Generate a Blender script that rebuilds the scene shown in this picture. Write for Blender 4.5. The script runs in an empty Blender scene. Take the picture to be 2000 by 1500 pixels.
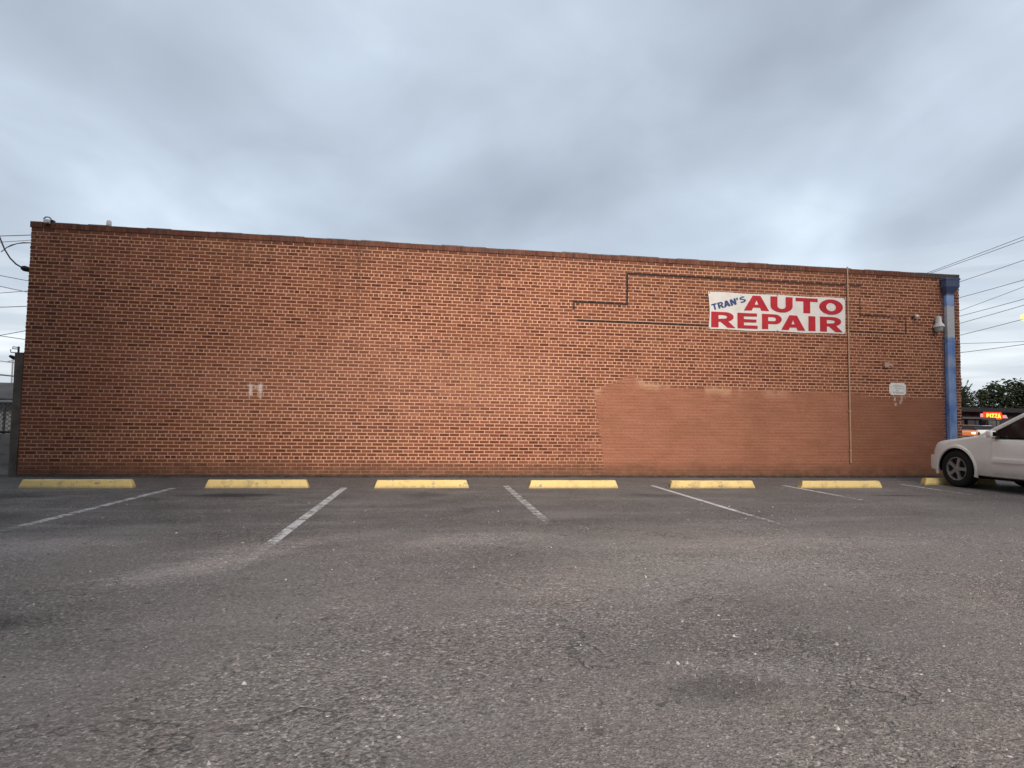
import bpy, bmesh, math, random
from mathutils import Vector, Matrix, noise
random.seed(7)
SC = bpy.context.scene
COL = SC.collection
R = math.radians

# ------------------------------------------------------------------ camera
cam_d = bpy.data.cameras.new('camera')
cam_d.sensor_width = 36.0
cam_d.lens = 36.0 * 1232.65 / 2000.0
cam_d.clip_start, cam_d.clip_end = 0.05, 3000
cam = bpy.data.objects.new('camera', cam_d); COL.objects.link(cam)
AX_R = Vector((0.98746765, -0.1571065, 0.01500625))
AX_U = Vector((-0.02378427, -0.05414298, 0.99824989))
AX_F = Vector((0.15601906, 0.98609639, 0.05720111))
CAM = Vector((0.0, -13.12, 1.19))
m = Matrix((AX_R, AX_U, -AX_F)).transposed().to_4x4(); m.translation = CAM
cam.matrix_world = m
SC.camera = cam

def proj(P):
    d = Vector(P) - CAM; z = d.dot(AX_F)
    return 1000 + 1232.65 * d.dot(AX_R) / z, 750 - 1232.65 * d.dot(AX_U) / z

# ------------------------------------------------------------------ node helper
class N:
    def __init__(s, nt):
        s.nt = nt
    def new(s, t, **kw):
        n = s.nt.nodes.new(t)
        for k, v in kw.items(): setattr(n, k, v)
        return n
    def put(s, sock, v):
        if isinstance(v, bpy.types.NodeSocket): s.nt.links.new(v, sock)
        elif v is not None:
            if hasattr(sock.default_value, '__len__') and not hasattr(v, '__len__'): v = (v,) * len(sock.default_value)
            if hasattr(v, '__len__') and len(sock.default_value) == 4 and len(v) == 3: v = (*v, 1)
            sock.default_value = v
    def m(s, op, a, b=None, c=None, clamp=False):
        n = s.new('ShaderNodeMath', operation=op, use_clamp=clamp)
        s.put(n.inputs[0], a)
        if b is not None: s.put(n.inputs[1], b)
        if c is not None: s.put(n.inputs[2], c)
        return n.outputs[0]
    def vm(s, op, a, b=None):
        n = s.new('ShaderNodeVectorMath', operation=op); s.put(n.inputs[0], a)
        if b is not None: s.put(n.inputs[1], b)
        return n.outputs[0]
    def mix(s, f, a, b, mode='MIX'):
        n = s.new('ShaderNodeMix', data_type='RGBA', blend_type=mode); n.clamp_factor = True
        s.put(n.inputs[0], f); s.put(n.inputs[6], a); s.put(n.inputs[7], b)
        return n.outputs[2]
    def noise(s, vec, scale, detail=3, rough=.55, dist=0.0, col=False):
        n = s.new('ShaderNodeTexNoise'); s.put(n.inputs['Vector'], vec)
        n.inputs['Scale'].default_value = scale; n.inputs['Detail'].default_value = detail
        n.inputs['Roughness'].default_value = rough; n.inputs['Distortion'].default_value = dist
        return n.outputs['Color' if col else 'Fac']
    def rng(s, v, a, b, c=0.0, d=1.0, smooth=False):
        n = s.new('ShaderNodeMapRange', interpolation_type='SMOOTHSTEP' if smooth else 'LINEAR')
        s.put(n.inputs[0], v)
        for i, x in enumerate((a, b, c, d)): s.put(n.inputs[i + 1], x)
        return n.outputs[0]
    def ramp(s, f, stops):
        n = s.new('ShaderNodeValToRGB'); s.put(n.inputs[0], f); cr = n.color_ramp
        while len(cr.elements) < len(stops): cr.elements.new(.5)
        for e, (p, c) in zip(cr.elements, stops):
            e.position = p; e.color = (*c, 1) if hasattr(c, '__len__') else (c, c, c, 1)
        return n.outputs[0]
    def pos(s): return s.new('ShaderNodeNewGeometry').outputs['Position']
    def sep(s, v):
        n = s.new('ShaderNodeSeparateXYZ'); s.put(n.inputs[0], v); return n.outputs
    def comb(s, x, y, z):
        n = s.new('ShaderNodeCombineXYZ')
        for i, v in enumerate((x, y, z)): s.put(n.inputs[i], v)
        return n.outputs[0]
    def bump(s, h, strength=.5, dist=.01):
        n = s.new('ShaderNodeBump'); n.inputs['Strength'].default_value = strength
        n.inputs['Distance'].default_value = dist; s.put(n.inputs['Height'], h); return n.outputs[0]

def material(name):
    mt = bpy.data.materials.new(name); mt.use_nodes = True
    nt = mt.node_tree; nt.nodes.clear(); n = N(nt)
    out = n.new('ShaderNodeOutputMaterial'); b = n.new('ShaderNodeBsdfPrincipled')
    nt.links.new(b.outputs[0], out.inputs[0])
    n.put(b.inputs['Specular IOR Level'], .3)
    return mt, n, b

def simple(name, col, rough=.6, metal=0, var=.12, scale=6.0, emit=None, estr=0, bump=0, coat=0, dirt=None, spec=.3):
    mt, n, b = material(name)
    p = n.pos(); f = n.noise(p, scale, 4)
    lo = tuple(c * (1 - var) for c in col); hi = tuple(min(1, c * (1 + var)) for c in col)
    c = n.mix(n.rng(f, .3, .7), lo, hi)
    if dirt:
        c = n.mix(n.m('MULTIPLY', n.rng(n.noise(p, scale * 1.7, 5, .65), .5, .72), .7), c, dirt)
    n.put(b.inputs['Base Color'], c)
    n.put(b.inputs['Roughness'], n.rng(n.noise(p, scale * 3, 3), .3, .7, max(.03, rough - .08), min(1, rough + .08)))
    b.inputs['Metallic'].default_value = metal; b.inputs['Coat Weight'].default_value = coat
    b.inputs['Specular IOR Level'].default_value = spec
    if emit: b.inputs['Emission Color'].default_value = (*emit, 1); b.inputs['Emission Strength'].default_value = estr
    if bump: n.put(b.inputs['Normal'], n.bump(n.noise(p, scale * 12, 4), bump, .005))
    return mt

# ------------------------------------------------------------------ world, sun, exposure
SUN_AZ_VEC = Vector((0.10, -0.90, 0.58)).normalized()      # direction TO the sun: behind the camera, to its right
SUN_EL = math.asin(SUN_AZ_VEC.z)
W = bpy.data.worlds.new('World'); SC.world = W; W.use_nodes = True
nt = W.node_tree; nt.nodes.clear(); n = N(nt)
wo = n.new('ShaderNodeOutputWorld'); bg = n.new('ShaderNodeBackground'); nt.links.new(bg.outputs[0], wo.inputs[0])
bg.inputs['Strength'].default_value = 0.1
sky = n.new('ShaderNodeTexSky', sky_type='NISHITA'); sky.sun_disc = False
sky.sun_elevation = SUN_EL; sky.sun_rotation = math.atan2(SUN_AZ_VEC.x, SUN_AZ_VEC.y)
sky.dust_density = 3.0
d = n.new('ShaderNodeTexCoord').outputs['Generated']
dx, dy, dz = n.sep(d)
up = n.m('MAXIMUM', dz, 0.0)
k = n.m('DIVIDE', 1.0, n.m('ADD', up, 0.40))
pl = n.comb(n.m('MULTIPLY', dx, k), n.m('MULTIPLY', dy, k), 0.0)
rot = n.new('ShaderNodeMapping'); n.put(rot.inputs[0], pl)
rot.inputs['Rotation'].default_value = (0, 0, R(28)); rot.inputs['Scale'].default_value = (1.0, .78, 1)
rot.inputs['Location'].default_value = (3.1, 1.7, 0)
c1 = n.noise(rot.outputs[0], 1.7, 5, .42, .5)
c2 = n.noise(pl, 4.0, 5, .48, .5)
cl = n.m('ADD', n.m('MULTIPLY', c1, .78), n.m('MULTIPLY', c2, .22))
cloud = n.ramp(n.rng(cl, .34, .66), [(0, (.183, .210, .246)), (.35, (.228, .261, .304)), (.65, (.275, .316, .366)), (1, (.36, .41, .462))])
hz = n.rng(n.m('ADD', dz, n.m('MULTIPLY', n.m('SUBTRACT', c2, .5), .22)), .27, .06, 0, 1, True)
streak = n.noise(n.comb(n.m('MULTIPLY', dx, 2.2), n.m('MULTIPLY', dy, 2.2), n.m('MULTIPLY', dz, 26)), 1.6, 5, .5, .4)
low = n.mix(n.rng(streak, .4, .62), (.31, .338, .372), (.45, .48, .50))
cloud = n.mix(n.m('MULTIPLY', hz, .9), cloud, low)
cloud = n.vm('SCALE', cloud); cloud.node.inputs['Scale'].default_value = 8.8
n.put(bg.inputs['Color'], n.mix(.93, sky.outputs[0], cloud))

sun_d = bpy.data.lights.new('sun', 'SUN'); sun_d.energy = 1.5; sun_d.angle = R(20); sun_d.color = (1.0, .88, .765)
sun = bpy.data.objects.new('sun', sun_d); COL.objects.link(sun)
sun.rotation_euler = (-SUN_AZ_VEC).to_track_quat('-Z', 'Y').to_euler()
sun.location = SUN_AZ_VEC * 60

SC.view_settings.view_transform = 'Standard'; SC.view_settings.look = 'None'
SC.view_settings.gamma = 1; SC.view_settings.use_curve_mapping = False
SC.view_settings.exposure = 1.32
SC.cycles.max_bounces = 6

# ------------------------------------------------------------------ mesh helpers
def link(name, me, parent=None, mat=None):
    o = bpy.data.objects.new(name, me); COL.objects.link(o)
    if mat is not None:
        for mm in (mat if isinstance(mat, (list, tuple)) else [mat]): me.materials.append(mm)
    if parent is not None: o.parent = parent
    return o

def mesh(name, verts, faces, parent=None, mat=None, smooth=None):
    me = bpy.data.meshes.new(name); me.from_pydata([tuple(v) for v in verts], [], faces); me.update()
    if smooth is not None:
        me.shade_smooth(); me.set_sharp_from_angle(angle=R(smooth))
    return link(name, me, parent, mat)

def frombm(name, bm, parent=None, mat=None, smooth=None):
    bmesh.ops.recalc_face_normals(bm, faces=bm.faces)
    me = bpy.data.meshes.new(name); bm.to_mesh(me); bm.free()
    if smooth is not None:
        me.shade_smooth(); me.set_sharp_from_angle(angle=R(smooth))
    return link(name, me, parent, mat)

def add_box(bm, x0, x1, y0, y1, z0, z1, bevel=0.0, seg=2):
    vs = [bm.verts.new((x, y, z)) for x in (x0, x1) for y in (y0, y1) for z in (z0, z1)]
    fs = [bm.faces.new([vs[i] for i in q]) for q in ((0, 1, 3, 2), (4, 6, 7, 5), (0, 4, 5, 1), (2, 3, 7, 6), (0, 2, 6, 4), (1, 5, 7, 3))]
    if bevel:
        es = list({e for f in fs for e in f.edges})
        bmesh.ops.bevel(bm, geom=es, offset=bevel, segments=seg, affect='EDGES', profile=.6)
    return vs

def box(name, x0, x1, y0, y1, z0, z1, parent=None, mat=None, bevel=0.0, smooth=40):
    bm = bmesh.new(); add_box(bm, x0, x1, y0, y1, z0, z1, bevel)
    return frombm(name, bm, parent, mat, smooth)

def add_tube(bm, pts, rad, seg=8, caps=True):
    pts = [Vector(p) for p in pts]; rings = []
    rr = rad if hasattr(rad, '__len__') else [rad] * len(pts)
    ref = None
    for i, p in enumerate(pts):
        t = (pts[min(i + 1, len(pts) - 1)] - pts[max(i - 1, 0)]).normalized()
        a = t.cross(Vector((0, 0, 1)) if abs(t.z) < .9 else Vector((1, 0, 0))) if ref is None else (ref - t * ref.dot(t))
        a.normalize(); ref = a; b = t.cross(a)
        rings.append([bm.verts.new(p + (a * math.cos(q) + b * math.sin(q)) * rr[i]) for q in (2 * math.pi * j / seg for j in range(seg))])
    for r0, r1 in zip(rings, rings[1:]):
        for j in range(seg): bm.faces.new((r0[j], r0[(j + 1) % seg], r1[(j + 1) % seg], r1[j]))
    if caps: bm.faces.new(rings[0][::-1]); bm.faces.new(rings[-1])

def tube(name, pts, rad, parent=None, mat=None, seg=8):
    bm = bmesh.new(); add_tube(bm, pts, rad, seg)
    return frombm(name, bm, parent, mat, 50)

def add_lathe(bm, prof, c=(0, 0, 0), axis='z', seg=24, caps=True):
    c = Vector(c); rings = []
    for r, h in prof:
        ring = []
        for j in range(seg):
            q = 2 * math.pi * j / seg; a, b = r * math.cos(q), r * math.sin(q)
            v = {'z': (a, b, h), 'x': (h, a, b), 'y': (a, h, b)}[axis]
            ring.append(bm.verts.new(c + Vector(v)))
        rings.append(ring)
    for r0, r1 in zip(rings, rings[1:]):
        for j in range(seg): bm.faces.new((r0[j], r0[(j + 1) % seg], r1[(j + 1) % seg], r1[j]))
    if caps and prof[0][0] > 1e-5: bm.faces.new(rings[0][::-1])
    if caps and prof[-1][0] > 1e-5: bm.faces.new(rings[-1])

def lathe(name, prof, c, axis, parent, mat, seg=24, smooth=40):
    bm = bmesh.new(); add_lathe(bm, prof, c, axis, seg)
    return frombm(name, bm, parent, mat, smooth)

def prism(name, pts, d0, d1, axis, parent, mat, bevel=0, smooth=35):
    """polygon in a plane, given as (a, b), pushed from d0 to d1 along axis"""
    bm = bmesh.new()
    mk = {'x': lambda a, b, d: (d, a, b), 'y': lambda a, b, d: (a, d, b), 'z': lambda a, b, d: (a, b, d)}[axis]
    A = [bm.verts.new(mk(a, b, d0)) for a, b in pts]; B = [bm.verts.new(mk(a, b, d1)) for a, b in pts]
    bm.faces.new(A); bm.faces.new(B[::-1]); k = len(pts)
    for i in range(k): bm.faces.new((A[i], A[(i + 1) % k], B[(i + 1) % k], B[i]))
    if bevel: bmesh.ops.bevel(bm, geom=list(bm.edges), offset=bevel, segments=2, affect='EDGES')
    return frombm(name, bm, parent, mat, smooth)

def thing(name, label, cat, loc=(0, 0, 0), group=None):
    o = bpy.data.objects.new(name, None); COL.objects.link(o); o.location = loc
    return tag(o, label, cat, group)

def tag(o, label=None, cat=None, group=None, kind=None):
    for kk, v in (('label', label), ('category', cat), ('group', group), ('kind', kind)):
        if v: o[kk] = v
    return o

# ------------------------------------------------------------------ asphalt
def asphalt(n, p, sand=True):
    x, y, z = n.sep(p)
    big = n.noise(p, .33, 5, .6)
    mid = n.noise(p, 1.7, 5, .62)
    fine = n.noise(p, 38, 4, .7)
    sp = n.new('ShaderNodeTexVoronoi', feature='F1'); n.put(sp.inputs['Vector'], p); sp.inputs['Scale'].default_value = 105
    spr = n.sep(sp.outputs['Color'])[0]
    wob = n.m('MULTIPLY', n.m('SUBTRACT', mid, .5), 1.6)
    edge = n.rng(n.m('ADD', y, wob), -6.7, -6.0, 0, 1)                        # sealed strip of the stalls ends here
    c = n.mix(n.rng(big, .34, .66), (.158, .142, .131), (.238, .213, .196))
    c = n.mix(n.m('MULTIPLY', n.rng(mid, .45, .75), .45), c, (.20, .183, .177))
    pink = n.noise(n.vm('ADD', p, (13.1, 4.2, 0)), .55, 4, .6)
    c = n.mix(n.m('MULTIPLY', n.rng(pink, .50, .66), .6), c, (.225, .188, .172))
    seal = n.m('MULTIPLY', edge, n.rng(x, 9, -3, .35, .85))
    c = n.mix(seal, c, n.mix(n.rng(mid, .35, .7), (.095, .088, .083), (.162, .147, .138)))
    dusty = n.m('MULTIPLY', n.rng(n.noise(n.vm('MULTIPLY', p, (.5, 1.6, 1)), .9, 5, .65), .50, .68), .6)
    c = n.mix(dusty, c, (.25, .228, .218))
    seam = n.m('MULTIPLY', n.rng(n.m('ABSOLUTE', n.m('ADD', n.m('ADD', y, 6.15), n.m('MULTIPLY', wob, .25))), .10, .02), .35)
    c = n.mix(seam, c, (.20, .185, .175))
    for bx, by, rx, ry, rz, s_ in ((-1.62, -7.7, 1.15, .36, .85, .9), (-3.6, -6.8, 1.3, .5, .1, .6), (.6, -6.8, 1.0, .4, .4, .55), (-1.2, -6.9, 1.3, .3, .5, .5), (3.5, -7.2, 2.2, .5, .0, .45), (-6.2, -7.6, 1.6, .4, .2, .4), (1.8, -8.4, 2.4, .9, .2, .4)):
        mp = n.new('ShaderNodeMapping', vector_type='TEXTURE'); n.put(mp.inputs[0], p)
        mp.inputs['Location'].default_value = (bx, by, 0); mp.inputs['Rotation'].default_value = (0, 0, rz); mp.inputs['Scale'].default_value = (rx, ry, 1)
        ln = n.new('ShaderNodeVectorMath', operation='LENGTH'); n.put(ln.inputs[0], mp.outputs[0])
        f = n.rng(n.m('ADD', ln.outputs['Value'], n.m('MULTIPLY', n.m('SUBTRACT', n.noise(n.vm('MULTIPLY', p, (1, 2.2, 1)), 2.4, 5, .68), .5), 2.2)), 1.0, .2)
        c = n.mix(n.m('MULTIPLY', f, s_), c, (.33, .29, .27))
    # oil drips and damp blots with their own outlines
    for bx, by, rx, ry, s in ((-2.65, -3.0, .95, .28, .75), (-2.6, -9.1, .55, .30, .9), (8.3, -3.4, .9, .12, .55), (-5.6, -3.0, .8, .4, .5), (3.9, -3.3, .6, .35, .4), (-4.8, -5.0, .7, .5, .35), (.2, -3.1, .5, .4, .35), (1.4, -10.4, .35, .2, .4)):
        e = n.vm('MULTIPLY', n.vm('SUBTRACT', p, (bx, by, 0)), (1 / rx, 1 / ry, 0))
        ln = n.new('ShaderNodeVectorMath', operation='LENGTH'); n.put(ln.inputs[0], e)
        f = n.rng(n.m('ADD', ln.outputs['Value'], n.m('MULTIPLY', n.m('SUBTRACT', mid, .5), 1.1)), 1.0, .35)
        c = n.mix(n.m('MULTIPLY', f, s), c, (.030, .030, .031))
    # hairline cracks
    ck = n.new('ShaderNodeTexVoronoi', feature='DISTANCE_TO_EDGE')
    n.put(ck.inputs['Vector'], n.vm('ADD', n.vm('MULTIPLY', p, (.36, .62, 1)), n.vm('SCALE', n.noise(p, 1.3, 4, .6, 0, True))))
    ck.inputs['Scale'].default_value = 1.0
    crack = n.m('MULTIPLY', n.rng(ck.outputs['Distance'], .010, .003), n.rng(n.noise(p, .8, 3), .50, .62))
    c = n.mix(n.m('MULTIPLY', crack, .35), c, (.035, .034, .034))
    # stone chips in the binder
    c = n.mix(1.0, c, n.ramp(spr, [(0, .68), (.35, .92), (.75, 1.06), (.93, 1.25), (1, 1.8)]), 'MULTIPLY')
    c = n.mix(1.0, c, n.ramp(fine, [(.3, .72), (.5, 1.0), (.7, 1.28)]), 'MULTIPLY')
    sp2 = n.new('ShaderNodeTexVoronoi', feature='F1'); n.put(sp2.inputs['Vector'], n.vm('ADD', p, n.vm('SCALE', n.noise(p, 20, 2, .5, 0, True)))); sp2.inputs['Scale'].default_value = 58
    sp2.inputs['Vector'].links[0].from_node.inputs[1].links[0].from_node.inputs['Scale'].default_value = .03
    g2 = n.sep(sp2.outputs['Color'])[1]
    rough_zone = n.rng(n.noise(n.vm('ADD', p, (5, 9, 0)), .6, 4, .6), .42, .58)
    c = n.mix(n.m('ADD', n.m('MULTIPLY', rough_zone, .7), .25), c, n.mix(1.0, c, n.ramp(g2, [(0, .60), (.25, .86), (.7, 1.05), (.93, 1.25), (1, 1.9)]), 'MULTIPLY'))
    pit = n.rng(n.noise(p, 9, 4, .65), .60, .70)
    c = n.mix(n.m('MULTIPLY', pit, .55), c, (.05, .048, .047))
    h = n.m('ADD', n.m('MULTIPLY', sp.outputs['Distance'], .5), n.m('ADD', fine, n.m('MULTIPLY', pit, -.6)))
    h = n.m('ADD', h, n.m('MULTIPLY', crack, -1.5))
    h = n.m('ADD', h, n.m('MULTIPLY', n.m('MULTIPLY', sp2.outputs['Distance'], -1.2), rough_zone))
    return c, h

M_asphalt, n, b = material('asphalt'); p = n.pos()
c, h = asphalt(n, p); n.put(b.inputs['Base Color'], c); b.inputs['Roughness'].default_value = .88
b.inputs['Specular IOR Level'].default_value = .22
n.put(b.inputs['Normal'], n.bump(h, .75, .012))

M_line, n, b = material('worn_white_paint'); p = n.pos()
c, h = asphalt(n, p); x, y, z = n.sep(p)
at = n.new('ShaderNodeAttribute', attribute_type='OBJECT', attribute_name='fade_to')
aw = n.new('ShaderNodeAttribute', attribute_type='OBJECT', attribute_name='wear')
fade = n.rng(n.m('ADD', y, n.m('MULTIPLY', n.m('SUBTRACT', n.noise(p, 2.2, 3), .5), 1.2)), n.m('ADD', at.outputs['Fac'], 2.2), at.outputs['Fac'], 0, 1)
wn = n.m('ADD', n.noise(n.vm('MULTIPLY', p, (1, 1.8, 1)), 5.5, 5, .7), n.m('MULTIPLY', n.m('SUBTRACT', n.noise(p, 45, 3, .7), .5), .5))
keep = n.rng(n.m('SUBTRACT', n.m('SUBTRACT', wn, n.m('MULTIPLY', fade, .42)), aw.outputs['Fac']), .30, .40)
n.put(b.inputs['Base Color'], n.mix(n.m('MULTIPLY', keep, .9), c, n.mix(n.noise(p, 14, 3), (.50, .50, .49), (.68, .68, .66))))
b.inputs['Roughness'].default_value = .8
n.put(b.inputs['Normal'], n.bump(h, .5, .01))

# ------------------------------------------------------------------ wall finishes (brick faces and mortar share the stains and the paint)
LINES = [  # black paint lines of an old sign: x0 x1 z0 z1 strength
    (3.375, 4.62, 3.735, 3.785, .92), (3.375, 3.425, 3.58, 3.735, .8), (4.57, 4.62, 3.785, 4.41, .92), (4.57, 6.6, 4.41, 4.46, .92),
    (6.6, 9.88, 4.41, 4.455, .85), (9.95, 10.28, 4.41, 4.45, .75), (10.225, 10.265, 3.76, 4.15, .7), (10.225, 11.05, 3.725, 3.765, .82),
    (11.41, 11.455, 3.37, 3.75, .75), (11.05, 11.43, 3.735, 3.76, .45), (9.98, 11.455, 3.335, 3.375, .78), (3.47, 6.48, 3.335, 3.385, .92)]
MARKS = [  # remains of white lettering
    (-3.18, -3.12, 1.60, 1.82, .95), (-3.22, -3.08, 1.78, 1.83, .5), (-3.01, -2.93, 1.69, 1.83, .95), (-2.99, -2.94, 1.56, 1.69, .75), (-3.05, -2.93, 1.74, 1.79, .6),
    (11.09, 11.13, 1.78, 1.86, .7), (11.27, 11.31, 1.78, 1.87, .7), (11.11, 11.15, 1.66, 1.72, .6), (11.23, 11.28, 1.71, 1.79, .5)]

def rects(n, x, z, wob, lst, soft):
    tot = None
    for x0, x1, z0, z1, s in lst:
        ax = n.m('SUBTRACT', (x1 - x0) / 2, n.m('ABSOLUTE', n.m('SUBTRACT', x, (x0 + x1) / 2)))
        az = n.m('SUBTRACT', (z1 - z0) / 2, n.m('ABSOLUTE', n.m('SUBTRACT', z, (z0 + z1) / 2)))
        f = n.m('MULTIPLY', n.rng(n.m('ADD', n.m('MINIMUM', ax, az), wob), -soft, soft), s)
        tot = f if tot is None else n.m('MAXIMUM', tot, f)
    return tot

def wall_finish(n, c, mortar):
    p = n.pos(); x, y, z = n.sep(p)
    fine = n.noise(p, 55, 4, .7); mid = n.noise(p, 5, 5, .65); big = n.noise(p, .45, 5, .6)
    horiz = n.noise(n.vm('MULTIPLY', p, (.35, 1, 2.2)), 4.0, 5, .65)
    # weathering: grime clings under the coping and in broad random patches
    top = n.rng(n.m('ADD', z, n.m('MULTIPLY', n.m('SUBTRACT', big, .5), 2.2)), 4.15, 4.8)
    if mortar:
        grime = n.m('ADD', n.rng(big, .44, .70), n.m('MULTIPLY', top, .75), clamp=True)
        c = n.mix(n.m('MULTIPLY', grime, .45), c, (.36, .195, .135))
        smear = n.rng(horiz, .58, .74)
        c = n.mix(n.m('MULTIPLY', smear, .6), c, (.27, .118, .07))
    else:
        c = n.mix(n.m('MULTIPLY', top, .35), c, (.16, .075, .05))
        haze = n.m('MULTIPLY', n.rng(horiz, .55, .78), .5)                  # mortar wash left on the faces
        c = n.mix(haze, c, (.34, .165, .105))
        c = n.mix(n.m('MULTIPLY', n.rng(n.noise(n.vm('ADD', p, (7, 0, 3)), .7, 4), .52, .7), .3), c, (.235, .125, .065))
    # rain streaks hanging from the coping, and a faded chalky patch left of the middle
    streak = n.noise(n.vm('MULTIPLY', p, (3.2, 1, .22)), 1.5, 5, .6)
    st = n.m('MULTIPLY', n.rng(streak, .52, .70), n.rng(n.m('ADD', z, n.m('MULTIPLY', n.m('SUBTRACT', big, .5), 2.5)), 2.6, 4.8))
    c = n.mix(n.m('MULTIPLY', st, .5), c, (.125, .062, .042))
    ex = n.m('DIVIDE', n.m('SUBTRACT', x, -.6), 5.0); ez = n.m('DIVIDE', n.m('SUBTRACT', z, 1.95), 1.15)
    chalk = n.rng(n.m('ADD', n.m('ADD', n.m('MULTIPLY', ex, ex), n.m('MULTIPLY', ez, ez)), n.m('MULTIPLY', n.m('SUBTRACT', n.noise(p, .9, 5, .6), .5), 2.6)), 1.15, .1)
    c = n.mix(n.m('MULTIPLY', chalk, .0 if mortar else .12), c, (.62, .32, .245))
    # brick-coloured paint over old graffiti, lower right
    f = n.m('DIVIDE', n.m('SUBTRACT', x, 3.8), 8.6)
    zt = n.ramp(f, [(0, 0.45), (.03, 0.52), (.10, .82), (.15, .64), (.23, .56), (.30, .60), (.42, .56), (.55, .545), (.70, .56), (.78, .47), (.90, .45), (1, .45)])
    edge_n = n.m('MULTIPLY', n.m('SUBTRACT', n.noise(p, 2.6, 5, .6), .5), .22)
    above = n.m('SUBTRACT', n.m('ADD', n.m('MULTIPLY', zt, 1.0), 1.40), n.m('ADD', z, edge_n))
    left = n.m('SUBTRACT', x, n.m('ADD', n.rng(z, 0, 1.9, 4.12, 3.86), n.m('MULTIPLY', edge_n, .8)))
    pm = n.m('MINIMUM', n.rng(above, -.03, .05), n.rng(left, -.03, .05))
    pm = n.m('MINIMUM', pm, n.rng(x, 12.42, 12.36))
    pcol = n.mix(n.rng(horiz, .3, .72), (.345, .145, .09), (.43, .20, .13))
    pcol = n.mix(n.m('MULTIPLY', n.rng(n.noise(p, 1.1, 5, .6), .5, .7), .6), pcol, (.275, .125, .072))
    pcol = n.mix(n.m('MULTIPLY', n.rng(n.m('ADD', x, n.m('MULTIPLY', edge_n, .15)), 9.90, 9.97), .62), pcol, n.mix(1.0, pcol, (.66, .63, .62), 'MULTIPLY'))
    pcol = n.mix(n.m('MULTIPLY', n.rng(n.noise(n.vm('MULTIPLY', p, (1.2, 1, 2.6)), 2.2, 5, .65), .52, .66), .45), pcol, (.30, .125, .072))
    pale = n.m('MULTIPLY', n.rng(above, .22, .04), n.rng(n.noise(n.vm('MULTIPLY', p, (1.0, 1, .4)), 1.25, 2), .47, .55))
    pale = n.m('MULTIPLY', pale, n.rng(x, 9.0, 7.6))
    pcol = n.mix(n.m('MULTIPLY', pale, .9), pcol, (.56, .34, .225))
    c = n.mix(n.m('MULTIPLY', pm, .93), c, pcol)
    # splash zone at the foot
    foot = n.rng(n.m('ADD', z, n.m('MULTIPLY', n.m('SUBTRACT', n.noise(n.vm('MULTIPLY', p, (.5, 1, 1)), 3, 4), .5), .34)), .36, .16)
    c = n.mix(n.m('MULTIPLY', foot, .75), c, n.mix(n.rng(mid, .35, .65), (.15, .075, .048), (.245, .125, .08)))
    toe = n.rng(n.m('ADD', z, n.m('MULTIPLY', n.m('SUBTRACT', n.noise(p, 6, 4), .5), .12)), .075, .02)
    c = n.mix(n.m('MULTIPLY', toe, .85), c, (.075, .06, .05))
    # black lines, white remains, navy band: blue overspray plus the downpipe's shade painted in
    wob = n.m('MULTIPLY', n.m('SUBTRACT', n.noise(p, 30, 4, .7), .5), .03)
    c = n.mix(n.m('MULTIPLY', rects(n, x, z, wob, LINES, .006), n.rng(n.noise(p, 11, 4, .7), .25, .45, .72, 1)), c, (.028, .026, .03))
    c = n.mix(n.m('MULTIPLY', rects(n, x, z, n.m('MULTIPLY', wob, 2), MARKS, .018), n.rng(mid, .3, .6, .5, 1)), c, (.78, .70, .64))
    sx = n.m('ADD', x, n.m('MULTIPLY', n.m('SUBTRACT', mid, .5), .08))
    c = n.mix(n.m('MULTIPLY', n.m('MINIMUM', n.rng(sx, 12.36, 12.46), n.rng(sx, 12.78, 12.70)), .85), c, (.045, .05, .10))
    c = n.mix(1.0, c, n.ramp(fine, [(.3, .80), (.5, 1.0), (.72, 1.2)]), 'MULTIPLY')
    return c, n.m('ADD', fine, n.m('MULTIPLY', mid, .6))

M_brick, n, b = material('red_brick')
ao = n.new('ShaderNodeAttribute', attribute_type='OBJECT', attribute_name='tone')
ag = n.new('ShaderNodeAttribute', attribute_type='GEOMETRY', attribute_name='tone')
tone = n.m('ADD', ao.outputs['Fac'], ag.outputs['Fac'])
c = n.ramp(tone, [(0, (.118, .040, .027)), (.12, (.142, .048, .031)), (.25, (.185, .063, .039)), (.55, (.228, .081, .048)), (.85, (.272, .102, .061)), (1, (.33, .135, .085))])
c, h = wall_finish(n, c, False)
n.put(b.inputs['Base Color'], c); b.inputs['Roughness'].default_value = .9; b.inputs['Specular IOR Level'].default_value = .15
n.put(b.inputs['Normal'], n.bump(h, .45, .006))
M_mortar, n, b = material('mortar')
p = n.pos()
c = n.mix(n.noise(p, 1.6, 4), (.67, .375, .243), (.79, .48, .33))
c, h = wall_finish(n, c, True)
n.put(b.inputs['Base Color'], c); b.inputs['Roughness'].default_value = .95; b.inputs['Specular IOR Level'].default_value = .1
n.put(b.inputs['Normal'], n.bump(h, .5, .006))

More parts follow.
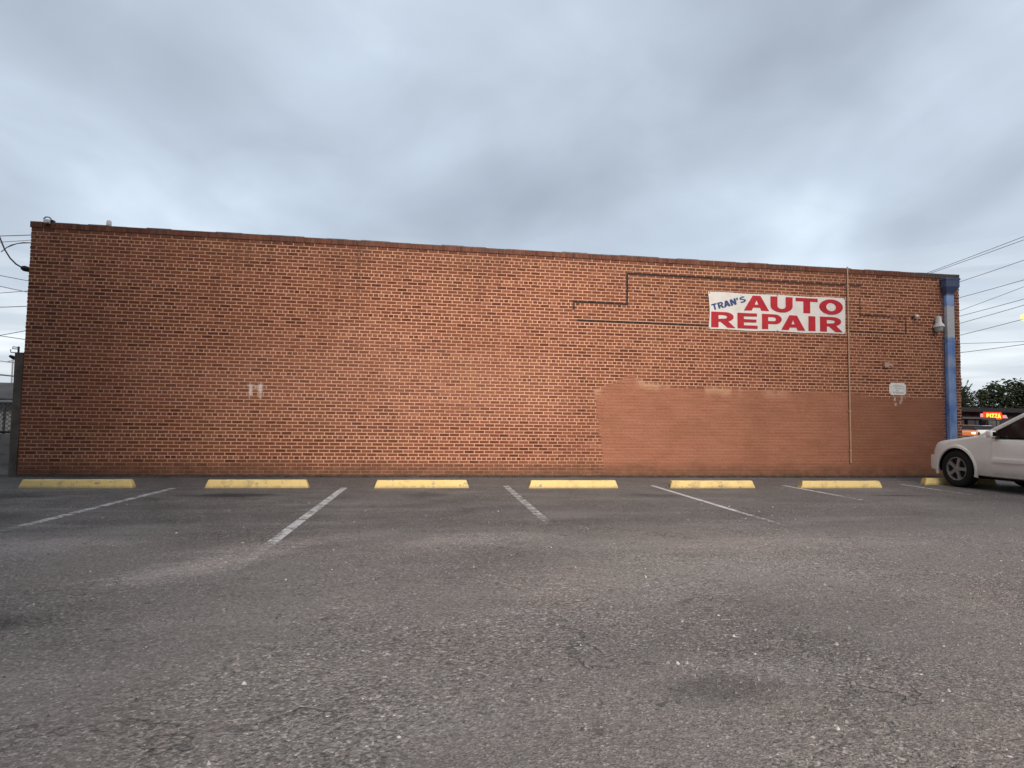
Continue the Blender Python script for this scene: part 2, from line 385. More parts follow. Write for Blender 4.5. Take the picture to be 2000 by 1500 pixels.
M_coping, n, b = material('coping_brick')
ag = n.new('ShaderNodeAttribute', attribute_type='GEOMETRY', attribute_name='tone')
c = n.ramp(ag.outputs['Fac'], [(0, (.105, .040, .027)), (.5, (.175, .062, .038)), (1, (.23, .092, .058))])
p = n.pos()
c = n.mix(n.m('MULTIPLY', n.rng(n.noise(p, 1.4, 5, .6), .5, .68), .7), c, (.085, .06, .052))
c = n.mix(n.rng(n.sep(p)[0], 11.4, 12.3, 0, .8), c, (.10, .09, .085))
n.put(b.inputs['Base Color'], c); b.inputs['Roughness'].default_value = .9
n.put(b.inputs['Normal'], n.bump(n.noise(p, 50, 4), .4, .006))
M_wash = simple('cement_wash', (.16, .135, .125), .9, var=.35, scale=5, bump=.4)
M_sidewall, n, b = material('side_brickwork')
bt = n.new('ShaderNodeTexBrick'); p = n.pos(); px, py, pz = n.sep(p)
n.put(bt.inputs['Vector'], n.comb(n.m('ADD', px, py), pz, 0)); bt.inputs['Scale'].default_value = 1
bt.inputs['Brick Width'].default_value = .208; bt.inputs['Row Height'].default_value = .0693; bt.inputs['Mortar Size'].default_value = .006
bt.inputs['Color1'].default_value = (.20, .072, .044, 1); bt.inputs['Color2'].default_value = (.13, .05, .033, 1); bt.inputs['Mortar'].default_value = (.36, .2, .135, 1)
n.put(b.inputs['Base Color'], bt.outputs['Color']); b.inputs['Roughness'].default_value = .9
n.put(b.inputs['Normal'], n.bump(bt.outputs['Fac'], -.5, .006))
M_roof = simple('roof_felt', (.17, .165, .16), .9, var=.2, scale=2)

M_yellow, n, b = material('yellow_kerb_paint'); p = n.pos()
c = n.mix(n.noise(p, 3, 4), (.76, .55, .215), (.85, .665, .30))
c = n.mix(n.m('MULTIPLY', n.rng(n.noise(p, 7, 5, .7), .55, .75), .45), c, (.52, .38, .16))
c = n.mix(n.rng(n.noise(n.vm('ADD', p, (3, 3, 3)), 8, 5, .7), .61, .65), c, (.34, .30, .235))
c = n.mix(n.m('MULTIPLY', n.rng(n.noise(n.vm('MULTIPLY', p, (1, 3, .5)), 5, 5, .7), .53, .70), .5), c, (.20, .17, .13))
zz = n.sep(p)[2]
c = n.mix(n.m('MULTIPLY', n.rng(n.m('ADD', zz, n.m('MULTIPLY', n.m('SUBTRACT', n.noise(p, 12, 4), .5), .05)), .04, .01), .6), c, (.25, .19, .10))
n.put(b.inputs['Base Color'], c); b.inputs['Roughness'].default_value = .75
n.put(b.inputs['Normal'], n.bump(n.noise(p, 60, 4, .7), .5, .006))
M_chip, n, b = material('bare_kerb_end'); p = n.pos()
c = n.mix(n.rng(n.noise(p, 14, 4, .6), .42, .58), (.58, .42, .15), (.24, .20, .15))
n.put(b.inputs['Base Color'], c); b.inputs['Roughness'].default_value = .9
n.put(b.inputs['Normal'], n.bump(n.noise(p, 60, 4, .7), .6, .008))

M_white_metal = simple('white_enamel', (.80, .79, .76), .45, var=.06, scale=10, dirt=(.45, .40, .35))
M_grey_metal = simple('grey_metal', (.32, .32, .32), .45, metal=.6, var=.15, scale=12)
M_black = simple('black_plastic', (.018, .018, .02), .5, var=.2)
M_cable = simple('cable', (.10, .105, .12), .6, var=.1)
M_beige = simple('painted_conduit', (.52, .335, .22), .6, var=.12, scale=4, dirt=(.34, .20, .13))
M_concrete = simple('concrete', (.36, .35, .33), .9, var=.18, scale=3, bump=.35, dirt=(.2, .195, .18))
M_post = simple('weathered_post', (.15, .132, .115), .9, var=.3, scale=4, bump=.4, dirt=(.22, .20, .17))

# ------------------------------------------------------------------ ground
def sheet(name, x0, x1, y0, y1, z, mat, parent=None):
    return mesh(name, [(x0, y0, z), (x1, y0, z), (x1, y1, z), (x0, y1, z)], [(0, 1, 2, 3)], parent, mat)

M_earth = simple('bare_earth', (.14, .125, .105), .95, var=.3, scale=.2, bump=.3)
tag(sheet('ground', -900, 900, -900, 900, -0.012, M_earth), kind='structure', label='bare ground around the parking lot and the street')
lot = tag(sheet('parking_lot', -40, 34, -34, 20, 0.0, M_asphalt), kind='structure', label='worn grey asphalt parking lot in front of the brick building')
M_street = simple('street_asphalt', (.10, .098, .096), .85, var=.2, scale=.6)
street = tag(sheet('street', 34, 62, -200, 400, -0.006, M_street), kind='structure', label='street running past the far corner of the building')

# painted stall lines: foot of the line, far end, half width, fade, wear
for (xa, ya), (xb, yb), fade, wear in (
        ((-3.80, -2.02), (-4.08, -6.6), -7.6, .15), ((-1.10, -2.0), (-1.32, -7.9), -8.6, .12),
        ((1.715, -1.74), (1.60, -5.9), -7.4, .17), ((4.50, -1.72), (4.36, -6.3), -6.9, .05),
        ((7.18, -1.70), (7.12, -5.2), -5.2, .06), ((9.90, -1.54), (9.70, -4.0), -4.6, .07)):
    hw = .055 if xa < 3 else .042
    o = mesh('painted_line', [(xb - hw, yb, .0018), (xb + hw, yb, .0018), (xa + hw, ya, .0018), (xa - hw, ya, .0018)], [(0, 1, 2, 3)], lot, M_line)
    o['fade_to'] = fade; o['wear'] = wear

# loose stones on the lot
bm = bmesh.new()
rs = random.Random(3)
for i in range(4200):
    y = -12.0 + 8.5 * rs.random() ** 1.5
    x = rs.uniform(-1, 1) * (13.12 + y) * .95 + .16 * (13.12 + y)
    s = rs.choice((.003, .0035, .004, .005, .006, .007, .011)) * rs.uniform(.7, 1.3)
    a = rs.uniform(0, 6.3); q = 5
    ring = [bm.verts.new((x + s * rs.uniform(.7, 1.2) * math.cos(a + j * 6.283 / q), y + s * rs.uniform(.7, 1.2) * math.sin(a + j * 6.283 / q), -.001)) for j in range(q)]
    tp = bm.verts.new((x + s * .2, y, s * rs.uniform(.6, 1.1))); t2 = bm.verts.new((x - s * .35, y + s * .2, s * rs.uniform(.5, .9)))
    for j in range(q): bm.faces.new((ring[j], ring[(j + 1) % q], tp if j < 3 else t2))
    bm.faces.new((tp, ring[3], t2)); bm.faces.new((tp, t2, ring[0]))
M_stone, n, b = material('loose_stone'); p = n.pos()
cell = n.new('ShaderNodeTexWhiteNoise', noise_dimensions='3D'); n.put(cell.inputs[0], n.vm('SNAP', p, (.03, .03, .2)))
n.put(b.inputs['Base Color'], n.ramp(cell.outputs[0], [(0, (.07, .066, .062)), (.5, (.19, .175, .165)), (.85, (.30, .28, .265)), (1, (.62, .60, .57))]))
b.inputs['Roughness'].default_value = .85
tag(frombm('gravel', bm, None, M_stone), 'loose stone chips scattered over the worn asphalt', kind='stuff')

# ------------------------------------------------------------------ brick building
XL, XR, HC, BL, J = -7.225, 12.885, 0.0693, 0.208, 0.0180
NC = 68; ZC = NC * HC
bld = thing('brick_building', 'long windowless red brick building behind the yellow wheel stops', 'building', (0, 0, 0))
FACE = -0.007        # the brick faces stand proud of the mortar at y = 0
bm = bmesh.new(); add_box(bm, XL + .006, XR - .006, 0.0, .30, -.05, ZC + .002)
wall = frombm('wall', bm, bld, M_mortar)
sd = box('side_wall', XL + .006, XL + .30, .301, 14, -.05, 4.55, bld, M_sidewall)
box('side_wall', XR - .30, XR - .006, .301, 14, -.05, 4.55, bld, M_sidewall)
box('rear_wall', XL + .301, XR - .301, 13.7, 14, -.05, 4.55, bld, M_sidewall)
box('roof', XL + .301, XR - .301, .301, 13.69, 4.1, 4.25, bld, M_roof)

bricks = []          # (area in the photo, x0, x1, course)
rb = random.Random(11)
for k in range(NC):
    header = (k % 6 == 5)
    L = BL / 2 if header else BL
    off = (0.052 if header else (0.0 if k % 2 else .104))
    x = XL - off + (0 if not header else 0)
    while x < XR:
        a, e = max(x, XL), min(x + L, XR)
        if e - a > .035:
            a2, e2 = a + (J / 2 if a > XL + .001 else 0), e - (J / 2 if e < XR - .001 else 0)
            zc = (k + .5) * HC
            (u0, v0), (u1, v1) = proj((a2, 0, k * HC + .006)), proj((e2, 0, (k + 1) * HC - .006))
            bricks.append((abs(u1 - u0) * abs(v0 - v1), a2, e2, k))
        x += L
order = sorted(range(len(bricks)), key=lambda i: -bricks[i][0])
loose = set(order[:300])

def brick_tone(header):
    t = rb.gauss(.52, .17)
    if rb.random() < .12: t = rb.uniform(.02, .16)
    if rb.random() < .05: t = rb.uniform(.85, 1)
    return min(1, max(.01, t))

def brick_mesh(w):
    hw, hh = w / 2, (HC - J) / 2; c = .003
    vs = [(-hw, .09, -hh), (hw, .09, -hh), (hw, .09, hh), (-hw, .09, hh), (-hw, c, -hh), (hw, c, -hh), (hw, c, hh), (-hw, c, hh),
          (-hw + c, 0, -hh + c), (hw - c, 0, -hh + c), (hw - c, 0, hh - c), (-hw + c, 0, hh - c)]
    fs = [(8, 9, 10, 11)] + [(4 + i, 4 + (i + 1) % 4, 8 + (i + 1) % 4, 8 + i) for i in range(4)] + [(i, (i + 1) % 4, 4 + (i + 1) % 4, 4 + i) for i in range(4)]
    return vs, fs

shared = {}
mv, mf, mt_ = [], [], []
for i, (ar, a, e, k) in enumerate(bricks):
    w = round(e - a, 4); cx, cz = (a + e) / 2, (k + .5) * HC
    t = brick_tone(k % 6 == 5)
    t = min(1, max(.01, t + .16 * noise.noise(Vector((cx * .45, cz * .8, 3.0))) + .08 * noise.noise(Vector((cx * 2.1, cz * 2.5, 9.0)))))
    painted = cx > 4.02 and cz < 1.93
    y = (-.0042 if painted else FACE) + rb.uniform(-.0022, .0022) * (.3 if painted else 1); ry = rb.gauss(0, .006); rx = rb.gauss(0, .006)
    dz = rb.uniform(-.0012, .0012); dx_ = rb.uniform(-.002, .002) if XL + .2 < cx < XR - .2 else 0
    if cx - w / 2 < XL + .01 or cx + w / 2 > XR - .01: dx_ += rb.uniform(-.004, .004)
    if i in loose:
        if w not in shared:
            vs, fs = brick_mesh(w); me = bpy.data.meshes.new('brick'); me.from_pydata(vs, [], fs); me.update(); me.materials.append(M_brick); shared[w] = me
        o = bpy.data.objects.new('brick', shared[w]); COL.objects.link(o); o.parent = bld
        o.location = (cx + dx_, y, cz + dz); o.rotation_euler = (rx, ry, 0); o['tone'] = t
    else:
        vs, fs = brick_mesh(w); b0 = len(mv)
        for vx, vy, vz in vs: mv.append((cx + dx_ + vx + vz * ry, y + vy - vz * rx, cz + dz + vz - vx * ry))
        mf += [tuple(q + b0 for q in f) for f in fs]; mt_ += [t] * len(vs)
me = bpy.data.meshes.new('brickwork'); me.from_pydata(mv, [], mf); me.update()
at = me.attributes.new('tone', 'FLOAT', 'POINT'); at.data.foreach_set('value', mt_)
o = link('brickwork', me, bld, M_brick); o['kind'] = 'stuff'

# coping: a course of bricks on edge under a cement wash
cv, cf, ct = [], [], []
x = XL - .02
while x < XR - .03:
    w = .0665; t = min(1, max(0, rb.gauss(.5, .22)))
    y0 = -.024 + rb.uniform(-.004, .004); z1 = ZC + .102 + rb.uniform(-.004, .003)
    x0, x1 = x + .004, min(x + w, XR + .012)
    b0 = len(cv)
    for xx in (x0, x1):
        for yy in (y0, .30):
            for zz in (ZC + .006, z1): cv.append((xx, yy, zz))
    cf += [tuple(q + b0 for q in f) for f in ((0, 1, 3, 2), (4, 6, 7, 5), (0, 4, 5, 1), (0, 2, 6, 4), (1, 5, 7, 3))]; ct += [t] * 8
    x += .0735
me = bpy.data.meshes.new('coping'); me.from_pydata(cv, [], cf); me.update()
at = me.attributes.new('tone', 'FLOAT', 'POINT'); at.data.foreach_set('value', ct)
o = link('coping', me, bld, M_coping); o['kind'] = 'stuff'
box('coping_bed', XL - .01, XR + .002, -.014, .298, ZC + .003, ZC + .094, bld, M_wash)
bm = bmesh.new(); xs = XL - .02
rw = random.Random(5); prev = None
while xs < XR + .02:
    x2 = min(xs + rw.uniform(.15, .5), XR + .02); zt = ZC + .109 + rw.uniform(0, .016)
    add_box(bm, xs, x2 - .0005, -.020 + rw.uniform(-.006, .006), .302, ZC + .097, zt); xs = x2
frombm('cement_cap', bm, bld, M_wash)

# conduit with its clips
cond = tube('conduit', [(9.918, -.030, 4.86), (9.918, -.030, 3.3), (9.925, -.030, 1.9), (9.93, -.030, .33)], .018, bld, M_beige, 10)
cond['label'] = 'thin beige pipe running down the wall beside the banner'
for zc in (4.4, 2.9, 1.5, .6): box('clip', 9.89, 9.96, -.036, -.008, zc, zc + .025, cond, M_beige)

# blue downpipe with hopper head
M_blue, n, b = material('blue_paint'); p = n.pos(); x, y, z = n.sep(p)
c = n.mix(n.rng(n.noise(n.vm('MULTIPLY', p, (1, 1, .5)), 3.2, 5, .65), .38, .62), (.14, .245, .54), (.31, .44, .73))
zw = n.m('ADD', z, n.m('MULTIPLY', n.m('SUBTRACT', n.noise(p, 7, 3), .5), .06))
wh = n.m('MINIMUM', n.rng(zw, 3.28, 3.31), n.rng(zw, 4.07, 4.03))
c = n.mix(n.m('MULTIPLY', wh, n.rng(n.noise(n.vm('MULTIPLY', p, (1, 1, 3)), 4, 4), .3, .5, .7, 1)), c, (.55, .56, .56))
c = n.mix(n.m('MULTIPLY', n.rng(n.m('ABSOLUTE', n.m('SUBTRACT', zw, 2.72)), .16, .06), .45), c, (.50, .54, .60))
c = n.mix(n.rng(z, 4.28, 4.34), c, (.088, .115, .21))
c = n.mix(n.m('MULTIPLY', n.rng(n.noise(p, 16, 4, .7), .6, .68), .5), c, (.30, .30, .32))
n.put(b.inputs['Base Color'], c); b.inputs['Roughness'].default_value = .55
n.put(b.inputs['Normal'], n.bump(n.noise(p, 30, 4), .25, .005))
dp = box('downpipe', 12.455, 12.655, -.105, -.004, .04, 4.34, bld, M_blue, .012)
dp['label'] = 'blue rain pipe with a white painted stretch at the corner'
bm = bmesh.new()
lo = [(12.445, -.115), (12.665, -.115), (12.665, -.006), (12.445, -.006)]; hi = [(12.37, -.19), (12.73, -.19), (12.73, -.036), (12.37, -.036)]
prof = [(lo, 4.335), (lo, 4.36), (hi, 4.50), (hi, 4.655), ([(12.355, -.20), (12.745, -.20), (12.745, -.036), (12.355, -.036)], 4.66), ([(12.355, -.20), (12.745, -.20), (12.745, -.036), (12.355, -.036)], 4.70)]
rg = [[bm.verts.new((a, c_, z)) for a, c_ in q] for q, z in prof]
for r0, r1 in zip(rg, rg[1:]):
    for j in range(4): bm.faces.new((r0[j], r0[(j + 1) % 4], r1[(j + 1) % 4], r1[j]))
bm.faces.new(rg[0][::-1]); bm.faces.new(rg[-1])
frombm('hopper_head', bm, dp, M_blue)
for zc in (1.6, 3.2): box('strap', 12.445, 12.665, -.112, -.003, zc, zc + .035, dp, M_blue)

bm = bmesh.new(); rr = random.Random(17); xs = XL - .1; prev = None
while xs < XR:
    d_ = .05 + .05 * (noise.noise(Vector((xs * 1.3, 0, 0))) + .5) + rr.uniform(-.02, .03); h_ = .012 + .022 * max(0, noise.noise(Vector((xs * .9, 4, 0))) + .35) + rr.uniform(0, .008)
    cur = [bm.verts.new(q) for q in ((xs, .002, h_ + .006), (xs, -.02, h_), (xs, -d_ * .55, h_ * .5), (xs, -d_, -.002))]
    if prev:
        for j in range(3): bm.faces.new((prev[j], prev[j + 1], cur[j + 1], cur[j]))
    prev = cur; xs += rr.uniform(.03, .07)
for i in range(1500):
    x = rr.uniform(XL, XR); y = -abs(rr.gauss(0, .10)) - .01; s_ = rr.uniform(.004, .016); a = rr.uniform(0, 6.28); zz = .004 + (.02 if y > -.07 else 0)
    vs = [bm.verts.new((x + s_ * math.cos(a + k) * f, y + s_ * math.sin(a + k) * f, zz + rr.uniform(0, .012))) for k, f in ((0, 1.3), (1.6, .5), (3.14, 1.2), (4.7, .5))]
    bm.faces.new(vs)
tag(frombm('dirt', bm, None, simple('foot_dirt', (.062, .052, .044), .95, var=.5, scale=9, bump=.5, dirt=(.13, .10, .075))), 'dark dirt and leaf crumbs along the foot of the brick wall', kind='stuff')

# ------------------------------------------------------------------ banner
def flat_letters(loops, parent, name, mat, y=-.0225):
    cu = bpy.data.curves.new(name, 'CURVE'); cu.dimensions = '2D'; cu.fill_mode = 'BOTH'; cu.extrude = .0012
    for lp in loops:
        s = cu.splines.new('POLY'); s.points.add(len(lp) - 1); s.use_cyclic_u = True
        for q, (a, c_) in zip(s.points, lp): q.co = (a, c_, 0, 1)
    tmp = bpy.data.objects.new('tmp', cu); COL.objects.link(tmp)
    me = bpy.data.meshes.new_from_object(tmp.evaluated_get(bpy.context.evaluated_depsgraph_get()))
    bpy.data.objects.remove(tmp); bpy.data.curves.remove(cu)
    for v in me.vertices:
        a, c_, e = v.co; v.co = (a, y - e, c_)
    me.name = name; me.materials.clear()
    return link(name, me, parent, mat)

def arc(cx, cy, rx, ry, a0, a1, k=14):
    return [(cx + rx * math.cos(R(a0 + (a1 - a0) * i / k)), cy + ry * math.sin(R(a0 + (a1 - a0) * i / k))) for i in range(k + 1)]

def glyph(ch, w=.31, h=.225):
    if ch == 'A':
        return [[(0, 0), (.345, 1), (.655, 1), (1, 0), (1 - w, 0), (.635, .195), (.365, .195), (w, 0)], [(.425, .40), (.575, .40), (.5, .70)]]
    if ch == 'T': q = w / 2; return [[(.5 - q, 0), (.5 + q, 0), (.5 + q, 1 - h), (1, 1 - h), (1, 1), (0, 1), (0, 1 - h), (.5 - q, 1 - h)]]
    if ch == 'I': return [[(0, 0), (1, 0), (1, 1), (0, 1)]]
    if ch == 'E': return [[(0, 0), (1, 0), (1, h * .9), (w, h * .9), (w, .5 - h * .4), (.94, .5 - h * .4), (.94, .5 + h * .45), (w, .5 + h * .45), (w, 1 - h * .9), (.97, 1 - h * .9), (.97, 1), (0, 1)]]
    if ch == 'U': return [[(0, 1), (0, .38)] + arc(.5, .38, .5, .40, 180, 360) + [(1, 1), (1 - w, 1), (1 - w, .40)] + arc(.5, .40, .5 - w, .20, 360, 180) + [(w, 1)]]
    if ch == 'O': return [arc(.5, .5, .5, .52, 0, 360, 36)[:-1], arc(.5, .5, .5 - w * .93, .29, 0, 360, 30)[:-1]]
    if ch == 'P': return [[(0, 0), (w, 0), (w, .34)] + arc(.62, .67, .38, .33, -90, 90) + [(0, 1)], [(w, .34 + h * .9)] + arc(.60, .67, .11, .33 - h * .9, -90, 90, 8) + [(w, 1 - h * .9)]]
    if ch == 'R': return [[(0, 0), (w, 0), (w, .36), (.40, .36), (.70, 0), (1.03, 0), (.74, .39)] + arc(.60, .70, .36, .30, -68, 90) + [(0, 1)], [(w, .36 + h * .85)] + arc(.58, .69, .10, .31 - h * .9, -80, 90, 8) + [(w, 1 - h * .9)]]
    if ch == 'N': return [[(0, 0), (w, 0), (w, .62), (1 - w, 0), (1, 0), (1, 1), (1 - w, 1), (1 - w, .38), (w, 1), (0, 1)]]
    if ch == "'": return [[(.1, .62), (.75, .62), (1, 1), (0, 1)]]
    if ch == 'Z': return [[(0, 0), (1, 0), (1, h), (.42, h), (1, 1 - h), (1, 1), (0, 1), (0, 1 - h), (.58, 1 - h), (0, h)]]
    if ch == 'S':
        o = arc(.5, .72, .46, .28, 20, 180, 8) + arc(.5, .72, .46, .2, 180, 250, 5) + arc(.52, .28, .16, .12, 70, -70, 5) + arc(.5, .28, .20, .10, -90, -150, 4) + [(.02, .22)]
        i = arc(.5, .28, .48, .28, 200, 360, 8) + arc(.5, .30, .48, .22, 0, 65, 5) + arc(.46, .73, .13, .09, 250, 110, 5) + arc(.48, .73, .2, .09, 80, 25, 4)
        return [o + i]
M_vinyl = simple('banner_vinyl', (.76, .74, .72), .55, var=.04, scale=3, dirt=(.66, .62, .58))
M_red = simple('red_print', (.46, .022, .035), .55, var=.12, scale=5)
M_navy = simple('blue_print', (.035, .075, .22), .55, var=.12, scale=5)
ban = thing('banner', 'white vinyl banner with red and blue auto repair lettering', 'banner', (8.17, 0, 3.7))
def at_ban(o):
    o.matrix_parent_inverse = Matrix.Translation((-8.17, 0, -3.7)); return o
bv, bf = [], []
NXB, NZB = 30, 8
for j in range(NZB + 1):
    for i in range(NXB + 1):
        s, t = i / NXB, j / NZB
        sag = .014 * math.sin(s * math.pi * 5) * (1 if j in (0, NZB) else .3) * .5
        xl = 6.486 + .03 * math.sin(math.pi * t) - .012 * t; xr = 9.858
        bv.append((xl + (xr - xl) * s, -.0155 - .006 * math.sin(s * 17 + t * 2.5) * (.35 + .65 * math.sin(math.pi * t)), 3.283 + .008 * s + (.840 - .008 * s) * t + sag))
        bv.append((bv[-1][0], bv[-1][1] + .0025, bv[-1][2]))
idx = lambda i, j, k: ((j * (NXB + 1)) + i) * 2 + k
for j in range(NZB):
    for i in range(NXB):
        bf += [(idx(i, j, 0), idx(i + 1, j, 0), idx(i + 1, j + 1, 0), idx(i, j + 1, 0)), (idx(i, j + 1, 1), idx(i + 1, j + 1, 1), idx(i + 1, j, 1), idx(i, j, 1))]
at_ban(mesh('banner_sheet', bv, bf, ban, M_vinyl, 60))
for ch, x0, x1, z0, z1 in (('A', 7.334, 7.946, 3.742, 4.083), ('U', 7.983, 8.528, 3.738, 4.085), ('T', 8.605, 9.155, 3.736, 4.083), ('O', 9.196, 9.794, 3.738, 4.074),
                           ('R', 6.546, 7.106, 3.328, 3.677), ('E', 7.179, 7.662, 3.330, 3.677), ('P', 7.769, 8.255, 3.333, 3.676), ('A', 8.241, 8.835, 3.331, 3.671), ('I', 8.919, 9.092, 3.331, 3.670), ('R', 9.207, 9.767, 3.329, 3.672)):
    at_ban(flat_letters([[(x0 + a * (x1 - x0), z0 + c_ * (z1 - z0)) for a, c_ in lp] for lp in glyph(ch)], ban, 'letter', M_red, -.0235))
ang = math.atan2(.222, .78)
cxs = 0.0
for ch, a0, wd in (('T', 0, .115), ('R', .135, .125), ('A', .262, .145), ('N', .420, .125), ("'", .565, .035), ('S', .630, .135)):
    lp2 = []
    for lp in glyph(ch, .32, .22):
        q = []
        for a, c_ in lp:
            u, v = (a0 + a * wd) * 1.10, c_ * .140
            q.append((6.585 + u * math.cos(ang) - v * math.sin(ang), 3.705 + u * math.sin(ang) + v * math.cos(ang)))
        lp2.append(q)
    at_ban(flat_letters(lp2, ban, 'letter', M_navy, -.0235))
for gx, gz in ((6.51, 4.10), (8.15, 4.108), (9.835, 4.105), (6.515, 3.305), (8.15, 3.305), (9.835, 3.312)):
    at_ban(lathe('grommet', [(.004, -.0265), (.012, -.0275), (.014, -.0225)], (gx, 0, gz), 'y', ban, M_grey_metal, 12))

# ------------------------------------------------------------------ small fixtures on the wall
wl = thing('wall_light', 'white conical wall light with clear glass below, beside the blue pipe', 'light', (12.205, -.12, 3.50)); wl.scale = (.52, .9, .72)
cw = lambda v: (v[0], v[1], v[2])
M_glass = simple('frosted_glass', (.42, .44, .44), .25, var=.1, scale=20, spec=.5)
lathe('lamp_cap', [(.035, .40), (.075, .375), (.085, .30), (.092, .18), (.10, .165), (.16, .085), (.17, .045), (.165, .035), (.05, .03)], (0, 0, 0), 'z', wl, M_white_metal, 28)
lathe('lens', [(.135, .034), (.13, -.02), (.105, -.10), (.07, -.12), (.0, -.122)], (0, 0, 0), 'z', wl, M_glass, 28)
tube('arm', [(0, 0, .30), (0, .06, .30), (0, .112, .27)], .018, wl, M_white_metal)
box('mount_plate', -.05, .05, .100, .112, .2, .34, wl, M_grey_metal, .004)

sb = thing('junction_box', 'small pinkish square electrical box above the white notice', 'electrical box', (10.88, 0, 2.60))
M_boxpaint = simple('box_paint', (.46, .31, .235), .6, var=.1, scale=15)
box('cover', -.07, .05, -.075, -.008, -.06, .06, sb, M_boxpaint, .008)
tube('elbow', [(.05, -.04, .0), (.13, -.04, -.01), (.15, -.03, -.05)], .022, sb, M_boxpaint)
box('flange', .06, .16, -.03, -.008, -.062, .035, sb, M_boxpaint, .004)

sc_ = thing('security_camera', 'tiny white round camera on a dark mount left of the wall light', 'camera', (11.66, 0, 3.765))
lathe('mount', [(.03, -.007), (.03, -.02), (.014, -.03), (.012, -.07)], (-.05, 0, -.008), 'y', sc_, M_black, 14)
bm = bmesh.new(); bmesh.ops.create_uvsphere(bm, u_segments=14, v_segments=10, radius=.042, matrix=Matrix.Translation((0, -.09, .005)))
frombm('camera_ball', bm, sc_, M_white_metal, 60)
tube('bracket', [(-.05, -.06, -.008), (-.02, -.085, 0)], .010, sc_, M_black)

nt_ = thing('notice_sign', 'small white metal notice with faded print on the brick wall', 'sign', (11.18, 0, 2.05))
bm = bmesh.new(); add_box(bm, -.218, .218, -.014, -.010, -.142, .142)
es = [e for e in bm.edges if abs(e.verts[0].co.y - e.verts[1].co.y) > .003]
bmesh.ops.bevel(bm, geom=es, offset=.035, segments=4, affect='EDGES')
frombm('plate', bm, nt_, M_white_metal)
M_faded, n, b = material('faded_print'); p = n.pos()
n.put(b.inputs['Base Color'], n.mix(n.rng(n.noise(n.vm('MULTIPLY', p, (1.6, 1, 1)), 42, 3, .6), .46, .60), (.68, .66, .63), (.36, .35, .35)))
bm = bmesh.new()
for z0, z1, x0, x1 in ((.055, .085, -.12, .12), (.00, .035, -.10, .08), (-.05, -.02, -.06, .03), (-.105, -.065, -.13, .15), (.045, .065, .15, .20), (.045, .065, -.205, -.17)):
    add_box(bm, x0, x1, -.0155, -.0142, z0, z1)
frombm('faded_print', bm, nt_, M_faded)
for sx in (-.19, .19):
    for sz in (-.115, .115): lathe('screw', [(.008, -.0142), (.007, -.018), (.0, -.0185)], (sx, 0, sz), 'y', nt_, M_grey_metal, 10)

# ------------------------------------------------------------------ rooftop bits
fl = thing('floodlight', 'tiny floodlight on a bent arm clamped to the top left of the wall', 'light', (-6.93, .02, 4.83))
tube('arm', [(-.16, .10, .10), (-.08, .02, .115), (.0, -.02, .10), (.05, -.05, .06)], .011, fl, M_cable)
bm = bmesh.new(); add_box(bm, -.045, .045, -.13, -.05, -.035, .035, .012); frombm('lamp_head', bm, fl, M_white_metal, 40)
box('clamp', -.02, .08, -.05, .05, .0, .05, fl, M_black, .008)
vt = thing('roof_vent', 'small white round vent cap on top of the parapet', 'vent', (-5.99, .25, 4.80)); vt.scale = (.75, .75, .88)
lathe('vent_cap', [(.05, .10), (.062, .12), (.062, .20), (.045, .235), (0, .245)], (0, 0, 0), 'z', vt, M_white_metal, 20)
lathe('stub_pipe', [(.035, 0), (.035, .10)], (0, 0, 0), 'z', vt, M_grey_metal, 16)

# ------------------------------------------------------------------ wheel stops
def wheel_stop(x0, x1, yf, label, chip):
    w = x1 - x0; hw, d, hh = w / 2, .155, .132
    t = thing('wheel_stop', label, 'wheel stop', ((x0 + x1) / 2, yf + d / 2, 0), 'yellow wheel stops along the brick wall')
    t.rotation_euler.z = R(random.Random(int(x0 * 37)).uniform(-.7, .7))
    bm = bmesh.new(); K = 10; rr = random.Random(int(x0 * 100))
    prof = [(-d / 2, 0), (-d / 2 + .006, .02), (-d / 2 + .018, hh - .02), (-d / 2 + .034, hh), (d / 2 - .034, hh), (d / 2 - .018, hh - .02), (d / 2, 0)]
    rings = []
    ends = [(-hw, .0), (-hw + .045, 1)]
    stx = [-hw, -hw + .012, -hw + .055] + [-hw + .055 + (w - .11) * i / K for i in range(1, K)] + [hw - .055, hw - .012, hw]
    for i, sx in enumerate(stx):
        e = min(i, len(stx) - 1 - i); f = {0: 0.12, 1: .45}.get(e, 1.0)
        ring = []
        for py, pz in prof:
            q = pz * f if False else pz
            xx = sx
            if e < 2: xx = math.copysign(hw - (.045 if e else .0) * (pz / hh) - (.050 * (pz / hh) if e == 0 else 0.0) - (.012 if e else 0), sx)
            if e == 0: py *= .9
            ring.append(bm.verts.new((xx, py + rr.uniform(-.002, .002), max(0, pz + (rr.uniform(-.003, .002) if pz > .05 else 0)))))
        rings.append(ring)
    for a, (r0, r1) in enumerate(zip(rings, rings[1:])):
        for j in range(len(prof) - 1):
            f = bm.faces.new((r0[j], r0[j + 1], r1[j + 1], r1[j])); f.material_index = 0
            if chip and a == 0: f.material_index = 1
    f0 = bm.faces.new(rings[0]); f1 = bm.faces.new(rings[-1][::-1]); f0.material_index = 1
    frombm('concrete_bar', bm, t, [M_yellow, M_chip], 45)
    for sx in (-hw * .62, hw * .62): lathe('anchor_pin', [(.014, hh - .004), (.014, hh + .003), (.0, hh + .004)], (sx, 0, 0), 'z', t, M_grey_metal, 10)
    return t
